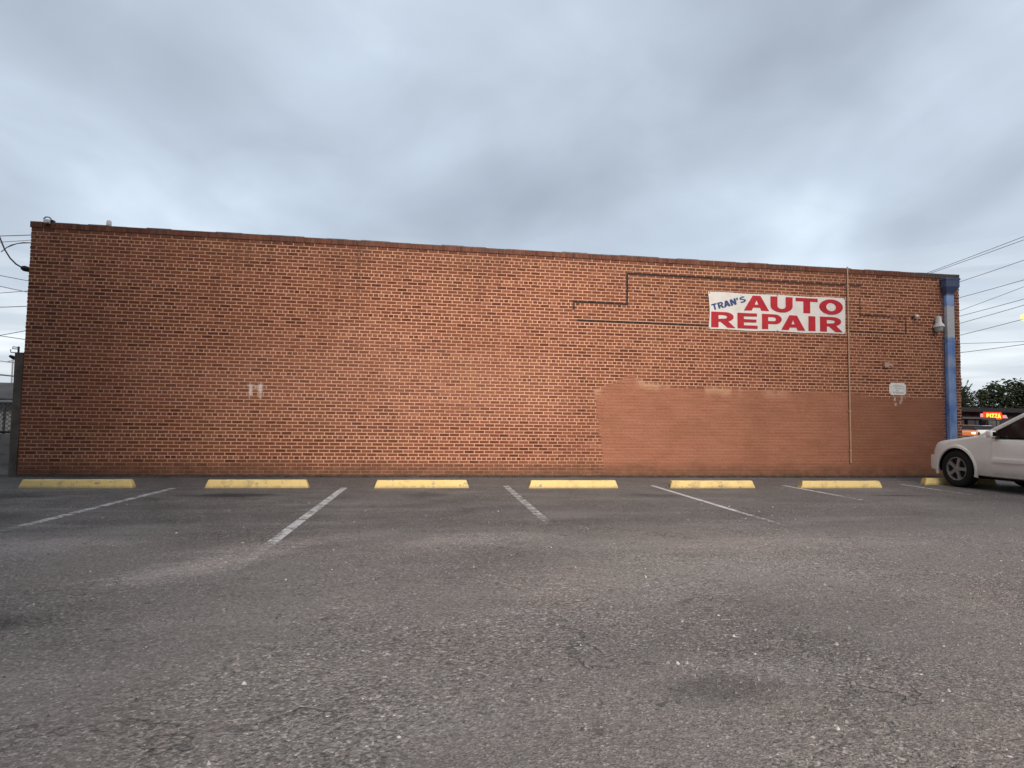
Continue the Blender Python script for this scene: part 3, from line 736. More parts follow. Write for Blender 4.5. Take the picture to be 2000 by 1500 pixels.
for args in ((-6.105, -4.430, -2.0, 'yellow wheel stop nearest the grey post at the left end', False),
             (-3.332, -1.679, -2.03, 'yellow wheel stop second from the left, below the faded white marks', False),
             (-.600, 1.020, -2.09, 'yellow wheel stop between the two wide broken white lines', False),
             (2.061, 3.703, -2.14, 'yellow wheel stop just before the painted-over patch of wall', True),
             (4.660, 6.330, -2.19, 'yellow wheel stop right of the edge of the painted patch, grey left end', True),
             (7.227, 8.926, -2.23, 'yellow wheel stop left of the beige pipe, grey left end', True),
             (10.36, 12.06, -1.66, 'yellow wheel stop half hidden behind the white car tyre', True)):
    wheel_stop(*args)

# ------------------------------------------------------------------ white car
M_car, n, b = material('white_car_paint'); p = n.pos()
c = n.mix(n.noise(p, 2.5, 4), (.80, .775, .71), (.84, .82, .76))
zz = n.sep(p)[2]
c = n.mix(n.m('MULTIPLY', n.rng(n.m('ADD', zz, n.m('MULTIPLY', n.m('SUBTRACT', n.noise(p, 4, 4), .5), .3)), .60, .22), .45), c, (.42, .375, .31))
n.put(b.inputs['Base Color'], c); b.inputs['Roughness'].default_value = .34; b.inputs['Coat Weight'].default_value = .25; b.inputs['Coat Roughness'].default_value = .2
M_tint, n, b = material('dark_tinted_glass')
b.inputs['Base Color'].default_value = (.008, .008, .009, 1); b.inputs['Roughness'].default_value = .08; b.inputs['Specular IOR Level'].default_value = .28
M_tyre = simple('tyre_rubber', (.016, .0155, .015), .85, var=.2, scale=20, bump=.2)
M_alloy = simple('alloy_wheel', (.27, .265, .26), .4, metal=.2, var=.15, scale=14, dirt=(.2, .19, .17))
M_dark = simple('dark_underside', (.012, .012, .012), .9)
M_headlamp = simple('headlamp_glass', (.50, .51, .50), .12, var=.1, scale=20, spec=.6)

WU = (.80, 3.55)
def bake_boolean(o, cutters):
    for q in cutters:
        md = o.modifiers.new('cut', 'BOOLEAN'); md.operation = 'DIFFERENCE'; md.object = q; md.solver = 'EXACT'
    me = bpy.data.meshes.new_from_object(o.evaluated_get(bpy.context.evaluated_depsgraph_get()))
    o.modifiers.clear(); old = o.data; me.name = old.name; o.data = me; bpy.data.meshes.remove(old)
    for q in cutters: bpy.data.objects.remove(q)
    if len(me.materials) < 2: me.materials.append(M_dark)
    for f in me.polygons:
        for u in WU:
            if all(math.hypot(me.vertices[i].co.y + u, me.vertices[i].co.z - .345) < .4345 for i in f.vertices): f.material_index = 1
    me.shade_smooth(); me.set_sharp_from_angle(angle=R(32))

def body_loft(name, st, parent, mat, k=1.0):
    bm = bmesh.new(); rings = []
    for u, w, zt, zb in st:
        half = [(0, zb), (.72 * w, zb), (.95 * w, zb + .035), (.995 * w, zb + .15), (w, zb + .34), (.985 * w, min(zt - .12, zb + .55)), (.955 * w, zt - .055), (.90 * w, zt - .012), (.70 * w, zt + .012), (.35 * w, zt + .028), (0, zt + .034)]
        ring = [(-a, z) for a, z in half] + [(a, z) for a, z in half[-2:0:-1]]
        rings.append([bm.verts.new((a, -u, z)) for a, z in ring])
    q = len(rings[0])
    for r0, r1 in zip(rings, rings[1:]):
        for j in range(q): bm.faces.new((r0[j], r0[(j + 1) % q], r1[(j + 1) % q], r1[j]))
    bm.faces.new(rings[0][::-1]); bm.faces.new(rings[-1])
    return frombm(name, bm, parent, mat, 32)

def wheel(parent, v, u, side, rad=.362, tw=.22):
    s = side
    wd = lathe('wheel', [(.0, v - s * .10), (rad * .66, v - s * .10), (rad * .68, v - s * .09), (rad * .68, v - s * .03), (rad * .60, v - s * .05), (.0, v - s * .06)], (0, -u, rad), 'x', parent, M_dark, 32)
    tp = [(rad * .67, v - s * tw), (rad * .86, v - s * (tw + .004)), (rad * .96, v - s * (tw - .02)), (rad, v - s * (tw - .05)), (rad, v - s * .045), (rad * .965, v - s * .018), (rad * .86, v + s * .004), (rad * .70, v - s * .002), (rad * .64, v - s * .012), (rad * .63, v - s * .06)]
    ty = lathe('tyre', tp, (0, -u, rad), 'x', wd, M_tyre, 40)
    bm = bmesh.new()
    add_lathe(bm, [(rad * .635, v - s * .03), (rad * .635, v - s * .008), (rad * .61, v - s * .005), (rad * .58, v - s * .02), (rad * .57, v - s * .05)], (0, -u, rad), 'x', 40, False)
    add_lathe(bm, [(.075, v - s * .05), (.072, v - s * .022), (.04, v - s * .012), (.0, v - s * .010)], (0, -u, rad), 'x', 24)
    for i in range(5):
        a = R(90 + 18 + 72 * i)
        ca, sa = math.cos(a), math.sin(a)
        pts = []
        for r_, hw in ((.05, .034), (.12, .027), (.215, .040)):
            for sg in (-1, 1):
                yy, zz_ = r_ * ca - sg * hw * sa, r_ * sa + sg * hw * ca
                pts.append((yy, zz_, r_))
        f_ = [bm.verts.new((v - s * (.014 + .02 * (r_ < .1) * 0), -u + yy, rad + z_)) for yy, z_, r_ in pts]
        b_ = [bm.verts.new((v - s * .05, -u + yy, rad + z_)) for yy, z_, r_ in pts]
        for q in ((0, 1, 3, 2), (2, 3, 5, 4)): bm.faces.new([f_[i_] for i_ in q]); bm.faces.new([b_[i_] for i_ in q][::-1])
        for i0, i1 in ((0, 2), (2, 4), (4, 5), (5, 3), (3, 1), (1, 0)): bm.faces.new((f_[i0], f_[i1], b_[i1], b_[i0]))
    frombm('rim', bm, wd, M_alloy, 35)
    return wd

suv = thing('parked_suv', 'dusty white sport utility car nosed in at the right edge', 'car', (11.555, -1.27, 0))
ST = [(.15, .72, .70, .36), (.19, .785, .82, .33), (.26, .83, .875, .30), (.36, .86, .905, .27), (.5, .872, .93, .25), (.75, .874, .965, .24), (1.0, .875, 1.005, .24), (1.25, .875, 1.045, .24), (1.46, .875, 1.075, .24), (1.56, .875, 1.04, .24), (1.7, .875, 1.0, .24),
      (2.2, .875, 1.0, .24), (2.8, .875, 1.0, .24), (3.4, .875, 1.0, .24), (3.9, .874, 1.0, .25), (4.2, .865, .99, .28), (4.4, .835, .97, .32), (4.5, .78, .93, .38)]
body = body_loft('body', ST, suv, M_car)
cuts = []
for u in WU:
    for s in (-1, 1):
        bm = bmesh.new(); add_lathe(bm, [(.432, s * .52), (.432, s * 1.2)], (0, -u, .345), 'x', 40)
        q = frombm('cutter', bm, None, M_dark); q.location = suv.location; cuts.append(q)
bpy.context.view_layer.update()
bake_boolean(body, cuts)
for u in WU:
    for s in (-1, 1):
        bm = bmesh.new(); rg = []
        for i in range(29):
            a = R(-14 + 208 * i / 28); ca, sa = math.cos(a), math.sin(a)
            prof = [(.428, .845), (.427, .876), (.434, .886), (.458, .886), (.485, .876), (.492, .845)]
            rg.append([bm.verts.new((s * x_, -u + r_ * ca, .345 + r_ * sa)) for r_, x_ in prof])
        for r0, r1 in zip(rg, rg[1:]):
            for j in range(len(prof)): bm.faces.new((r0[j], r0[(j + 1) % len(prof)], r1[(j + 1) % len(prof)], r1[j]))
        bm.faces.new(rg[0]); bm.faces.new(rg[-1][::-1])
        frombm('wheel_arch', bm, suv, M_car, 50)
        wheel(suv, s * .872, u, s)
        bm = bmesh.new(); add_lathe(bm, [(.425, s * .535), (.425, s * .80)], (0, -u, .345), 'x', 32)
# bumpers
pl_ = [(-.872, .46), (-.872, .30), (-.855, .195), (-.795, .11), (-.64, .07), (-.30, .05), (0, .044)]
pts = [(a, -c_) for a, c_ in pl_] + [(-a, -c_) for a, c_ in pl_[-2::-1]]
pts += [(.60, -.46), (-.60, -.46)]
bmf = prism('front_bumper', pts, .315, .615, 'z', suv, M_car, .018, 40)
cu = []
for s in (-1, 1):
    bm = bmesh.new(); add_lathe(bm, [(.434, s * .50), (.436, s * 1.2)], (0, -.80, .345), 'x', 40)
    q = frombm('cutter', bm, None, M_dark); q.location = suv.location; cu.append(q)
bpy.context.view_layer.update(); bake_boolean(bmf, cu)
prism('rear_bumper', [(a, -4.56 - c_ * -1) for a, c_ in pl_] + [(-a, -4.56 + c_) for a, c_ in pl_[-2::-1]] + [(.6, -4.2), (-.6, -4.2)], .33, .62, 'z', suv, M_car, .018, 40)
for s in (-1, 1):
    q = [(s * .50, -.165), (s * .735, -.18), (s * .79, -.25), (s * .838, -.37), (s * .80, -.33), (s * .50, -.2)]
    prism('headlight', q, .645, .80, 'z', suv, M_headlamp, .01, 40)
box('grille', -.42, .42, -.19, -.125, .64, .80, suv, M_black, .02)
# cabin
def sv(z): return .835 - .185 * (z - 1.0) / .55
bm = bmesh.new(); rg = []
for u0, u1, z in ((1.50, 4.36, .98), (1.60, 4.33, 1.05), (2.40, 4.15, 1.57)):
    w_ = sv(z) - .035
    rg.append([bm.verts.new((a, -u, z)) for a, u in ((-w_, u0), (w_, u0), (w_, u1), (-w_, u1))])
for r0, r1 in zip(rg, rg[1:]):
    for j in range(4): bm.faces.new((r0[j], r0[(j + 1) % 4], r1[(j + 1) % 4], r1[j]))
bm.faces.new(rg[0][::-1]); bm.faces.new(rg[-1]); frombm('interior', bm, suv, M_dark)
for s in (-1, 1):
    for nm, poly in (('side_window', [(1.50, 1.005), (2.36, 1.545), (2.79, 1.565), (2.82, 1.005)]), ('side_window', [(2.89, 1.005), (2.86, 1.565), (3.56, 1.565), (3.66, 1.005)]), ('quarter_window', [(3.75, 1.005), (3.66, 1.56), (4.16, 1.54), (4.29, 1.005)])):
        bm = bmesh.new()
        A = [bm.verts.new((s * (sv(z) - .012), -u, z)) for u, z in poly]; B = [bm.verts.new((s * (sv(z) - .018), -u, z)) for u, z in poly]
        bm.faces.new(A); bm.faces.new(B[::-1])
        for i in range(4): bm.faces.new((A[i], A[(i + 1) % 4], B[(i + 1) % 4], B[i]))
        frombm(nm, bm, suv, M_tint)
    def strip(nm, a, c_, w0, w1, mat, off=0.0):
        bm = bmesh.new(); (u0, z0), (u1, z1) = a, c_
        t = Vector((u1 - u0, z1 - z0)).normalized(); nn = Vector((-t.y, t.x)); rgs = []
        for (uu, zz_, hw) in ((u0, z0, w0), ((u0 + u1) / 2, (z0 + z1) / 2, (w0 + w1) / 2), (u1, z1, w1)):
            vv = [(uu + nn.x * hw, zz_ + nn.y * hw), (uu - nn.x * hw, zz_ - nn.y * hw)]
            ring = []
            for k_, (u_, z_) in enumerate(vv): ring.append((s * (sv(z_) - .016 + off), -u_, z_))
            for u_, z_ in vv[::-1]: ring.append((s * (sv(z_) - .075), -u_, z_))
            mid = (s * (sv(zz_) + .006 + off), -uu, zz_)
            ring.insert(1, mid); rgs.append([bm.verts.new(q) for q in ring])
        for r0, r1 in zip(rgs, rgs[1:]):
            for j in range(5): bm.faces.new((r0[j], r0[(j + 1) % 5], r1[(j + 1) % 5], r1[j]))
        bm.faces.new(rgs[0]); bm.faces.new(rgs[-1][::-1]); frombm(nm, bm, suv, mat, 40)
    strip('pillar', (1.31, 1.01), (2.38, 1.59), .040, .036, M_car)
    strip('pillar', (2.855, 1.0), (2.825, 1.58), .034, .034, M_black)
    strip('pillar', (3.71, 1.0), (3.62, 1.58), .045, .045, M_car)
    strip('pillar', (4.36, 1.0), (4.18, 1.58), .07, .05, M_car)
    strip('roof_rail', (2.32, 1.59), (4.26, 1.58), .03, .03, M_car)
for nm, u0, z0, u1, z1, w0, w1 in (('windshield', 1.33, 1.05, 2.34, 1.595, .76, .62), ('rear_window', 4.42, 1.03, 4.20, 1.58, .74, .62)):
    bm = bmesh.new(); A = [bm.verts.new(q) for q in ((-w0, -u0, z0), (w0, -u0, z0), (w1, -u1, z1), (-w1, -u1, z1))]
    B = [bm.verts.new((v.co.x, v.co.y, v.co.z - .006)) for v in A]
    bm.faces.new(A); bm.faces.new(B[::-1])
    for i in range(4): bm.faces.new((A[i], A[(i + 1) % 4], B[(i + 1) % 4], B[i]))
    frombm(nm, bm, suv, M_tint)
bm = bmesh.new(); rg = []
for u, z, w_ in ((2.28, 1.585, .63), (2.44, 1.625, .645), (2.9, 1.655, .65), (3.6, 1.65, .65), (4.1, 1.625, .64), (4.28, 1.585, .62)):
    rg.append([bm.verts.new((a * w_, -u, z + b_)) for a, b_ in ((-1, -.03), (-.98, .005), (-.8, .022), (-.4, .034), (0, .038), (.4, .034), (.8, .022), (.98, .005), (1, -.03), (0, -.03))])
for r0, r1 in zip(rg, rg[1:]):
    for j in range(10): bm.faces.new((r0[j], r0[(j + 1) % 10], r1[(j + 1) % 10], r1[j]))
bm.faces.new(rg[0][::-1]); bm.faces.new(rg[-1]); frombm('roof', bm, suv, M_car, 40)
# doors: panels a few mm proud of the body, with mouldings and handles
def side_sheet(nm, u0, u1, z0, z1, s, parent, off=.006, mat=M_car, ku=2, cut=None, thick=.008):
    prof = lambda z: [(.24, .72), (.275, .95), (.39, .995), (.58, 1.0), (.79, .985), (.945, .955), (.99, .90)]
    def w_at(z):
        pr = prof(z)
        for (za, wa), (zb, wb) in zip(pr, pr[1:]):
            if z <= zb: return .875 * (wa + (wb - wa) * max(0, (z - za) / (zb - za)))
        return .875 * .90
    zs = [z0 + (z1 - z0) * i / 12 for i in range(13)]
    us = [u0 + (u1 - u0) * i / ku for i in range(ku + 1)]
    bm = bmesh.new(); g = {}
    for k_, o_ in ((0, off), (1, off - thick)):
        for i, u in enumerate(us):
            for j, z in enumerate(zs):
                uu = u
                if cut and i == cut[0]: uu = cut[1](z, u)
                g[k_, i, j] = bm.verts.new((s * (w_at(z) + o_), -uu, z))
    for i in range(ku):
        for j in range(12):
            bm.faces.new((g[0, i, j], g[0, i + 1, j], g[0, i + 1, j + 1], g[0, i, j + 1])); bm.faces.new((g[1, i, j + 1], g[1, i + 1, j + 1], g[1, i + 1, j], g[1, i, j]))
    for i in range(ku):
        for j in (0, 12): bm.faces.new((g[0, i, j], g[0, i + 1, j], g[1, i + 1, j], g[1, i, j]))
    for j in range(12):
        for i in (0, ku): bm.faces.new((g[0, i, j], g[0, i, j + 1], g[1, i, j + 1], g[1, i, j]))
    return frombm(nm, bm, parent, mat, 40)
for s in (-1, 1):
    dr = side_sheet('door', 1.60, 2.82, .335, .965, s, suv)
    side_sheet('side_moulding', 1.62, 2.80, .545, .615, s, dr, .032, M_car, thick=.03)
    hx = s * .868
    h_ = box('door_handle', min(hx, hx + s * .035), max(hx, hx + s * .035), -2.66, -2.42, .865, .905, dr, M_black, .008)
    rc = 3.55
    dr = side_sheet('door', 2.835, 3.70, .335, .965, s, suv, cut=(2, lambda z, u: u if z > .86 else rc - math.sqrt(max(0.0, .515 ** 2 - (z - .345) ** 2))))
    side_sheet('side_moulding', 2.85, 3.00, .545, .615, s, dr, .022, M_car)
    box('door_handle', min(hx, hx + s * .035), max(hx, hx + s * .035), -3.55, -3.31, .865, .905, dr, M_black, .008)
    side_sheet('sill', 1.31, 3.05, .245, .325, s, suv, .016, M_car)
    # wing mirror: shell, glass on its rear face, foot
    bm = bmesh.new(); x0, x1 = sorted((s * .90, s * 1.03)); add_box(bm, x0, x1, -1.75, -1.61, 1.00, 1.135, .045, 3)
    mi = frombm('wing_mirror', bm, suv, M_car, 50)
    x0, x1 = sorted((s * .93, s * 1.0)); box('mirror_glass', x0, x1, -1.756, -1.748, 1.028, 1.107, mi, M_tint, .003)
    x0, x1 = sorted((s * .80, s * .90)); box('mirror_foot', x0, x1, -1.72, -1.62, .985, 1.03, mi, M_black, .01)
    bm = bmesh.new(); x0, x1 = sorted((s * .72, s * .86)); add_box(bm, x0, x1, -4.52, -4.40, .70, .95, .015); frombm('tail_light', bm, suv, simple('tail_lens', (.25, .01, .01), .2), 40)
box('underbody', -.62, .62, -4.2, -.5, .2, .3, suv, M_dark)

# ------------------------------------------------------------------ unseen blocks added behind the camera; their gap shapes the sun pool on the wall
M_block = simple('block_render', (.22, .20, .185), .9, var=.15, scale=.5)
for x0, x1, y1, h in ((-46, -0.4, -20.5, 22), (12.2, 52, -20.5, 21)):
    o = tag(box('added_shade_block', x0, x1, y1 - 14, y1, 0, h, None, M_block), kind='structure', label='tall plain block added unseen behind the camera to shade the wall ends')
    for k in range(int(h / 3)):
        for j in range(int((x1 - x0) / 4)):
            xx = x0 + 1.2 + j * 4; box('window', xx, xx + 1.6, y1 - .03, y1 + .02, .9 + k * 3, 2.4 + k * 3, o, M_tint)

# ------------------------------------------------------------------ left side: post, low wall, mesh fence, neighbour shed
po = thing('concrete_post', 'tall stained grey-brown post hard against the left corner of the building', 'post', (-7.44, .3, 0))
bm = bmesh.new()
zs = [-.05, .4, .8, 1.2, 1.6, 2.0, 2.34]; rr = random.Random(9); rg = []
for z in zs:
    j = lambda: rr.uniform(-.008, .008)
    rg.append([bm.verts.new((a + j(), c_ + j(), z)) for a, c_ in ((-.068, -.06), (.068, -.06), (.068, .07), (-.068, .07))])
for r0, r1 in zip(rg, rg[1:]):
    for q in range(4): bm.faces.new((r0[q], r0[(q + 1) % 4], r1[(q + 1) % 4], r1[q]))
bm.faces.new(rg[0][::-1]); bm.faces.new(rg[-1]); frombm('shaft', bm, po, M_post)
box('cap_block', -.03, .16, -.05, .06, 2.27, 2.345, po, M_post, .01)
tube('bracket_pole', [(-.05, 0, 2.2), (-.05, 0, 2.46)], .018, po, M_cable)
tube('bracket', [(-.05, 0, 2.44), (-.15, 0, 2.455), (-.16, 0, 2.42), (-.06, 0, 2.41)], .009, po, M_grey_metal)
tube('bracket', [(-.05, 0, 2.34), (-.18, 0, 2.345), (-.19, 0, 2.40)], .009, po, M_grey_metal)
pf = thing('post_floodlight', 'dark floodlight pointing left near the top of the grey post', 'light', (-7.52, .3, 2.22))
prism('lamp_body', [(-.11, .035), (-.095, .075), (.0, .035), (.01, -.01), (-.03, -.02)], -.05, .05, 'y', pf, M_black, .006)
tube('stem', [(0, 0, .01), (.04, 0, -.02)], .014, pf, M_cable)
lw = thing('block_wall', 'low pale concrete wall left of the grey post', 'wall', (-10, .45, 0))
bm = bmesh.new(); rr = random.Random(2)
for row in range(4):
    x = -3.2 - (.2 if row % 2 else 0)
    while x < 2.45:
        a, e = max(x, -3.2), min(x + .395, 2.45)
        if e - a > .06: add_box(bm, a + .004, e - .004, rr.uniform(-.003, .003), .19, row * .195 + .002, (row + 1) * .195 - .006)
        x += .4
frombm('blocks', bm, lw, M_concrete)
box('joint_core', -3.19, 2.44, .012, .18, -.05, .775, lw, simple('old_joint', (.30, .29, .27), .95))
fe = thing('mesh_fence', 'grey chain-link fence standing on the low pale wall', 'fence', (-10, .50, 0))
tube('top_rail', [(-3.2, 0, 1.395), (2.44, 0, 1.395)], .03, fe, simple('galvanised_rail', (.42, .41, .39), .5, metal=.3))
tube('bottom_rail', [(-3.2, 0, .815), (2.44, 0, .815)], .026, fe, simple('dark_rail', (.07, .07, .07), .6))
for xp in (-2.6, -.2, 2.2): tube('fence_post', [(xp, .03, .76), (xp, .03, 1.42)], .024, fe, M_grey_metal)
bm = bmesh.new(); z0, z1, pit = .84, 1.37, .085; hgt = z1 - z0
x = -3.2 - hgt
while x < 2.44:
    for sg in (1, -1):
        xa, xb = (x, x + hgt) if sg > 0 else (x + hgt, x); za, zb = z0, z1
        t0, t1 = sorted(((-3.2 - xa) / (xb - xa), (2.44 - xa) / (xb - xa))); t0, t1 = max(0, t0), min(1, t1)
        if t1 - t0 > .03: add_tube(bm, [(xa + (xb - xa) * t, .004 * sg, za + (zb - za) * t) for t in (t0, t1)], .0055, 4, False)
    x += pit
o = frombm('wire_mesh', bm, fe, simple('fence_wire', (.16, .16, .155), .6)); o['kind'] = 'stuff'
sh = thing('neighbour_shed', 'low pale shed with a dark roof behind the mesh fence', 'shed', (-13.5, 6.2, 0))
box('wall', -4.5, 3.4, 0, 5, -.02, 1.56, sh, simple('pale_render', (.46, .46, .45), .85, var=.12, scale=1.2, dirt=(.33, .33, .32)))
prism('roof', [(-.35, 1.50), (-.35, 1.57), (2.5, 2.12), (5.3, 1.57), (5.3, 1.50), (2.5, 2.0)], -4.7, 3.6, 'x', sh, simple('dark_shingle', (.085, .082, .08), .9, var=.35, scale=3, bump=.4))

wh_ = thing('cable_entry', 'black cable entry fitting on the upper left corner of the building', 'cable fitting', (-7.27, .12, 3.92))
bm = bmesh.new(); add_lathe(bm, [(.0, -.16), (.035, -.155), (.055, -.11), (.05, -.03), (.03, 0), (.026, .05)], (0, 0, 0), 'x', 14)
bmesh.ops.rotate(bm, verts=bm.verts, cent=(0, 0, 0), matrix=Matrix.Rotation(R(14), 3, 'Y')); frombm('hood', bm, wh_, M_black, 50)
box('wall_bracket', .0, .06, -.02, .02, -.045, .03, wh_, M_grey_metal, .004)
tag(tube('service_cable', [(-7.415, .12, 3.96), (-7.52, .12, 4.02), (-7.63, .12, 4.13), (-7.73, .12, 4.29), (-7.82, .12, 4.50), (-8.1, .12, 5.1)], .014, None, M_cable),
    'thick black cable curving up from the fitting on the left corner', 'cable')

# ------------------------------------------------------------------ overhead lines
def wire(p0, p1, rad, label, ext0, ext1, sag=.0, group='overhead lines', name='power_line'):
    p0, p1 = Vector(p0), Vector(p1); dd = p1 - p0
    a, c_ = p0 - dd * ext0, p1 + dd * ext1; pts = []
    for i in range(21):
        t = i / 20; q = a.lerp(c_, t); tt = ((q - p0).dot(dd) / dd.length_squared)
        q.z += sag * (tt * tt - tt); pts.append(q)
    return tag(tube(name, pts, rad, None, M_cable, 5), label, 'power line', group)
RW = [((4.032, 6.053), (1.104, 6.278), 'upper one of the close pair of lines above the roof corner'), ((4.033, 6.005), (1.107, 6.190), 'lower one of the close pair of lines above the roof corner'),
      ((3.099, 5.496), (1.125, 5.647), 'line meeting the building corner at the blue hopper head'), ((3.113, 5.023), (1.144, 5.059 + .06), 'single line just below the level of the blue hopper head'),
      ((3.107, 4.639), (1.148, 4.936), 'steepest thin line right of the white stretch of the pipe'), ((3.112, 4.472), (1.159, 4.608), 'upper one of two near parallel lines level with the wall light'),
      ((3.118, 4.259), (1.164, 4.444), 'lower one of two near parallel lines level with the wall light'), ((3.111, 3.907), (1.176, 4.076), 'line passing just under the glowing street lamp'),
      ((3.084, 3.645), (1.196, 3.477), 'lowest but one line right of the blue pipe, falling outwards'), ((3.057, 3.384), (1.201, 3.40), 'lowest line at the right, over the tree tops')]
for i, ((ya, za), (yb, zb), lb) in enumerate(RW):
    wire((16.0, ya, za), (16.0, yb, zb), (.0075 if i not in (4, 8) else .006), lb, 5.0, 4.0, .02)
LW = [((-22.531, 10.853), (-20.965, 11.007), .026, 'topmost line left of the building, almost level'), ((-22.512, 10.513), (-20.949, 10.721), .018, 'second line from the top left of the building'),
      ((-22.411, 8.671), (-20.93, 8.433), .020, 'line sloping down to the corner just under the black cable fitting'), ((-22.378, 8.078), (-20.903, 7.80), .020, 'upper one of two crossing lines at mid height on the left'),
      ((-22.373, 7.70), (-20.884, 7.90), .018, 'lower one of two crossing lines at mid height on the left'), ((-22.314, 6.924), (-20.857, 7.043), .022, 'faint level line below the two crossing lines on the left'),
      ((-22.229, 5.381), (-20.862, 5.712), .020, 'rising line above the grey post'), ((-22.229, 5.36), (-20.835, 5.18), .020, 'falling line above the grey post'),
      ((-22.152, 3.984), (-21.015, 3.849), .020, 'thin line behind the dark floodlight on the post'), ((-22.111, 3.232), (-20.978, 3.149), .045, 'thick dark line just above the shed roof')]
for (xa, za), (xb, zb), rad, lb in LW: wire((xa, 25, za), (xb, 25, zb), rad, lb, 3.0, 1.5, .01)
lp = thing('far_pole', 'thin far-off pole rising behind the dark shed roof', 'pole', (-24.35, 30, 0))
tube('shaft', [(0, 0, 0), (0, 0, 4.45)], .045, lp, M_grey_metal)
tube('arm', [(0, 0, 4.40), (-.35, 0, 4.30)], .03, lp, M_grey_metal)
# lower branch cable with splices
tag(tube('branch_cable', [(-7.79, .12, 4.24), (-7.70, .12, 4.33), (-7.62, .12, 4.38), (-7.52, .12, 4.42), (-7.42, .12, 4.44), (-7.24, .12, 4.45)], [.008, .008, .013, .008, .013, .008], None, M_cable, 6),
    'thin grey cable joining the thick black cable to the wall', 'cable')

# ------------------------------------------------------------------ right background: street, shop, cars, trees
def emitter(name, col, s):
    mt = bpy.data.materials.new(name); mt.use_nodes = True; nt = mt.node_tree; nt.nodes.clear(); n = N(nt)
    out = n.new('ShaderNodeOutputMaterial'); e = n.new('ShaderNodeEmission'); nt.links.new(e.outputs[0], out.inputs[0])
    f = n.noise(n.pos(), 3.0, 2); n.put(e.inputs[0], n.mix(f, tuple(c * .8 for c in col), col)); e.inputs[1].default_value = s
    return mt
shop = thing('pizza_shop', 'low dark shop behind the red lit sign across the street', 'building', (79, 61, 0))
M_shop = simple('dark_stucco', (.032, .027, .029), .95, spec=.03, var=.2, scale=.7)
box('wall', -8.5, 14, 0, 12, 0, 3.2, shop, M_shop)
prism('roof', [(-1.0, 3.2), (-1.0, 3.35), (2.2, 3.9), (12, 3.9), (12.5, 3.2)], -9.2, 14.5, 'x', shop, simple('shop_roof', (.022, .018, .019), .95, spec=.03, var=.3, scale=1.2))
box('awning', -8.3, -3.2, -2.2, -.02, 2.25, 2.5, shop, simple('awning_cloth', (.05, .04, .042), .8))
for wx in (-7.6, -5.4, -2.2, 1.5): box('window', wx, wx + 1.7, -.06, -.01, .7, 2.1, shop, simple('shop_glass', (.05, .05, .055), .1, spec=.6))
sg = thing('pizza_sign', 'lit red sign with yellow pizza lettering on the dark shop', 'sign', (75.55, 59.0, 2.72))
M_neon_r = emitter('red_sign_light', (1.0, .055, .02), .62); M_neon_y = emitter('yellow_letter_light', (1.0, .52, .06), 1.15); M_neon_p = emitter('pink_tube_light', (.9, .42, .42), .42)
prism('panel', [(-1.25, -.48), (1.2, -.48), (1.45, 0), (1.2, .48), (-1.25, .48), (-1.45, 0)], 0, .25, 'y', sg, M_neon_r)
for ch, a0, wd in (('P', -1.05, .42), ('I', -.55, .17), ('Z', -.30, .42), ('Z', .18, .42), ('A', .62, .52)):
    o = flat_letters([[(a0 + a * wd, -.30 + c_ * .6) for a, c_ in lp] for lp in glyph(ch, .36, .24)], sg, 'letter', M_neon_y, -.02)
box('side_tube', -1.78, -1.50, .02, .2, -.22, .26, sg, M_neon_p, .04)
prism('side_tube', [(1.55, -.30), (2.25, -.30), (2.0, .12), (1.7, .12)], .02, .2, 'y', sg, M_neon_p, .02)
for px_ in (-.8, .8): tube('sign_post', [(px_, .35, -2.72), (px_, .35, .5)], .06, sg, M_black)

def far_car(loc, rz, paint, label, lit):
    t = thing('street_car', label, 'car', loc, 'cars out on the street'); t.rotation_euler = (0, 0, rz)
    st = [(0, .62, .60, .3), (.12, .76, .68, .22), (.5, .85, .74, .18), (1.2, .87, .86, .18), (1.4, .87, .88, .18), (3.6, .87, .9, .18), (4.3, .84, .88, .22), (4.5, .70, .8, .3)]
    body_loft('body', st, t, paint)
    bm = bmesh.new(); rg = []
    for u0, u1, z, w_ in ((1.25, 4.0, .88, .78), (2.0, 3.45, 1.36, .62)):
        rg.append([bm.verts.new((a, -u, z)) for a, u in ((-w_, u0), (w_, u0), (w_, u1), (-w_, u1))])
    for j in range(4): bm.faces.new((rg[0][j], rg[0][(j + 1) % 4], rg[1][(j + 1) % 4], rg[1][j]))
    bm.faces.new(rg[1]); frombm('cabin_glass', bm, t, M_tint)
    box('roof', -.63, .63, -3.5, -1.95, 1.362, 1.41, t, paint, .015)
    for u in (.85, 3.55):
        for s in (-1, 1):
            lathe('wheel', [(0, s * .68), (.31, s * .68), (.32, s * .72), (.32, s * .86), (.2, s * .885), (0, s * .885)], (0, -u, .32), 'x', t, M_tyre, 18)
    for s in (-1, 1):
        box('headlight', min(s * .45, s * .72), max(s * .45, s * .72), -.12, .02, .5, .64, t, lit if lit else M_headlamp, .01)
        box('tail_light', min(s * .5, s * .8), max(s * .5, s * .8), -4.55, -4.42, .62, .8, t, M_red)
    return t
M_lit = emitter('headlight_beam', (1.0, .78, .42), 4.0)
M_carw = simple('pale_car_paint', (.55, .54, .52), .3, var=.05, coat=.4)
M_caro = simple('orange_car_paint', (.62, .20, .075), .3, var=.08, coat=.4)
M_card = simple('dark_car_paint', (.05, .05, .06), .3, var=.1, coat=.4)
far_car((57.6, 45.0, 0), R(133), M_caro, 'orange car with lit headlights beside the building corner', M_lit)
far_car((67.0, 54.5, 0), R(100), M_carw, 'pale car parked in front of the dark shop', M_lit)
far_car((73.0, 55.0, 0), R(65), M_card, 'dark car parked right below the lit sign', None)

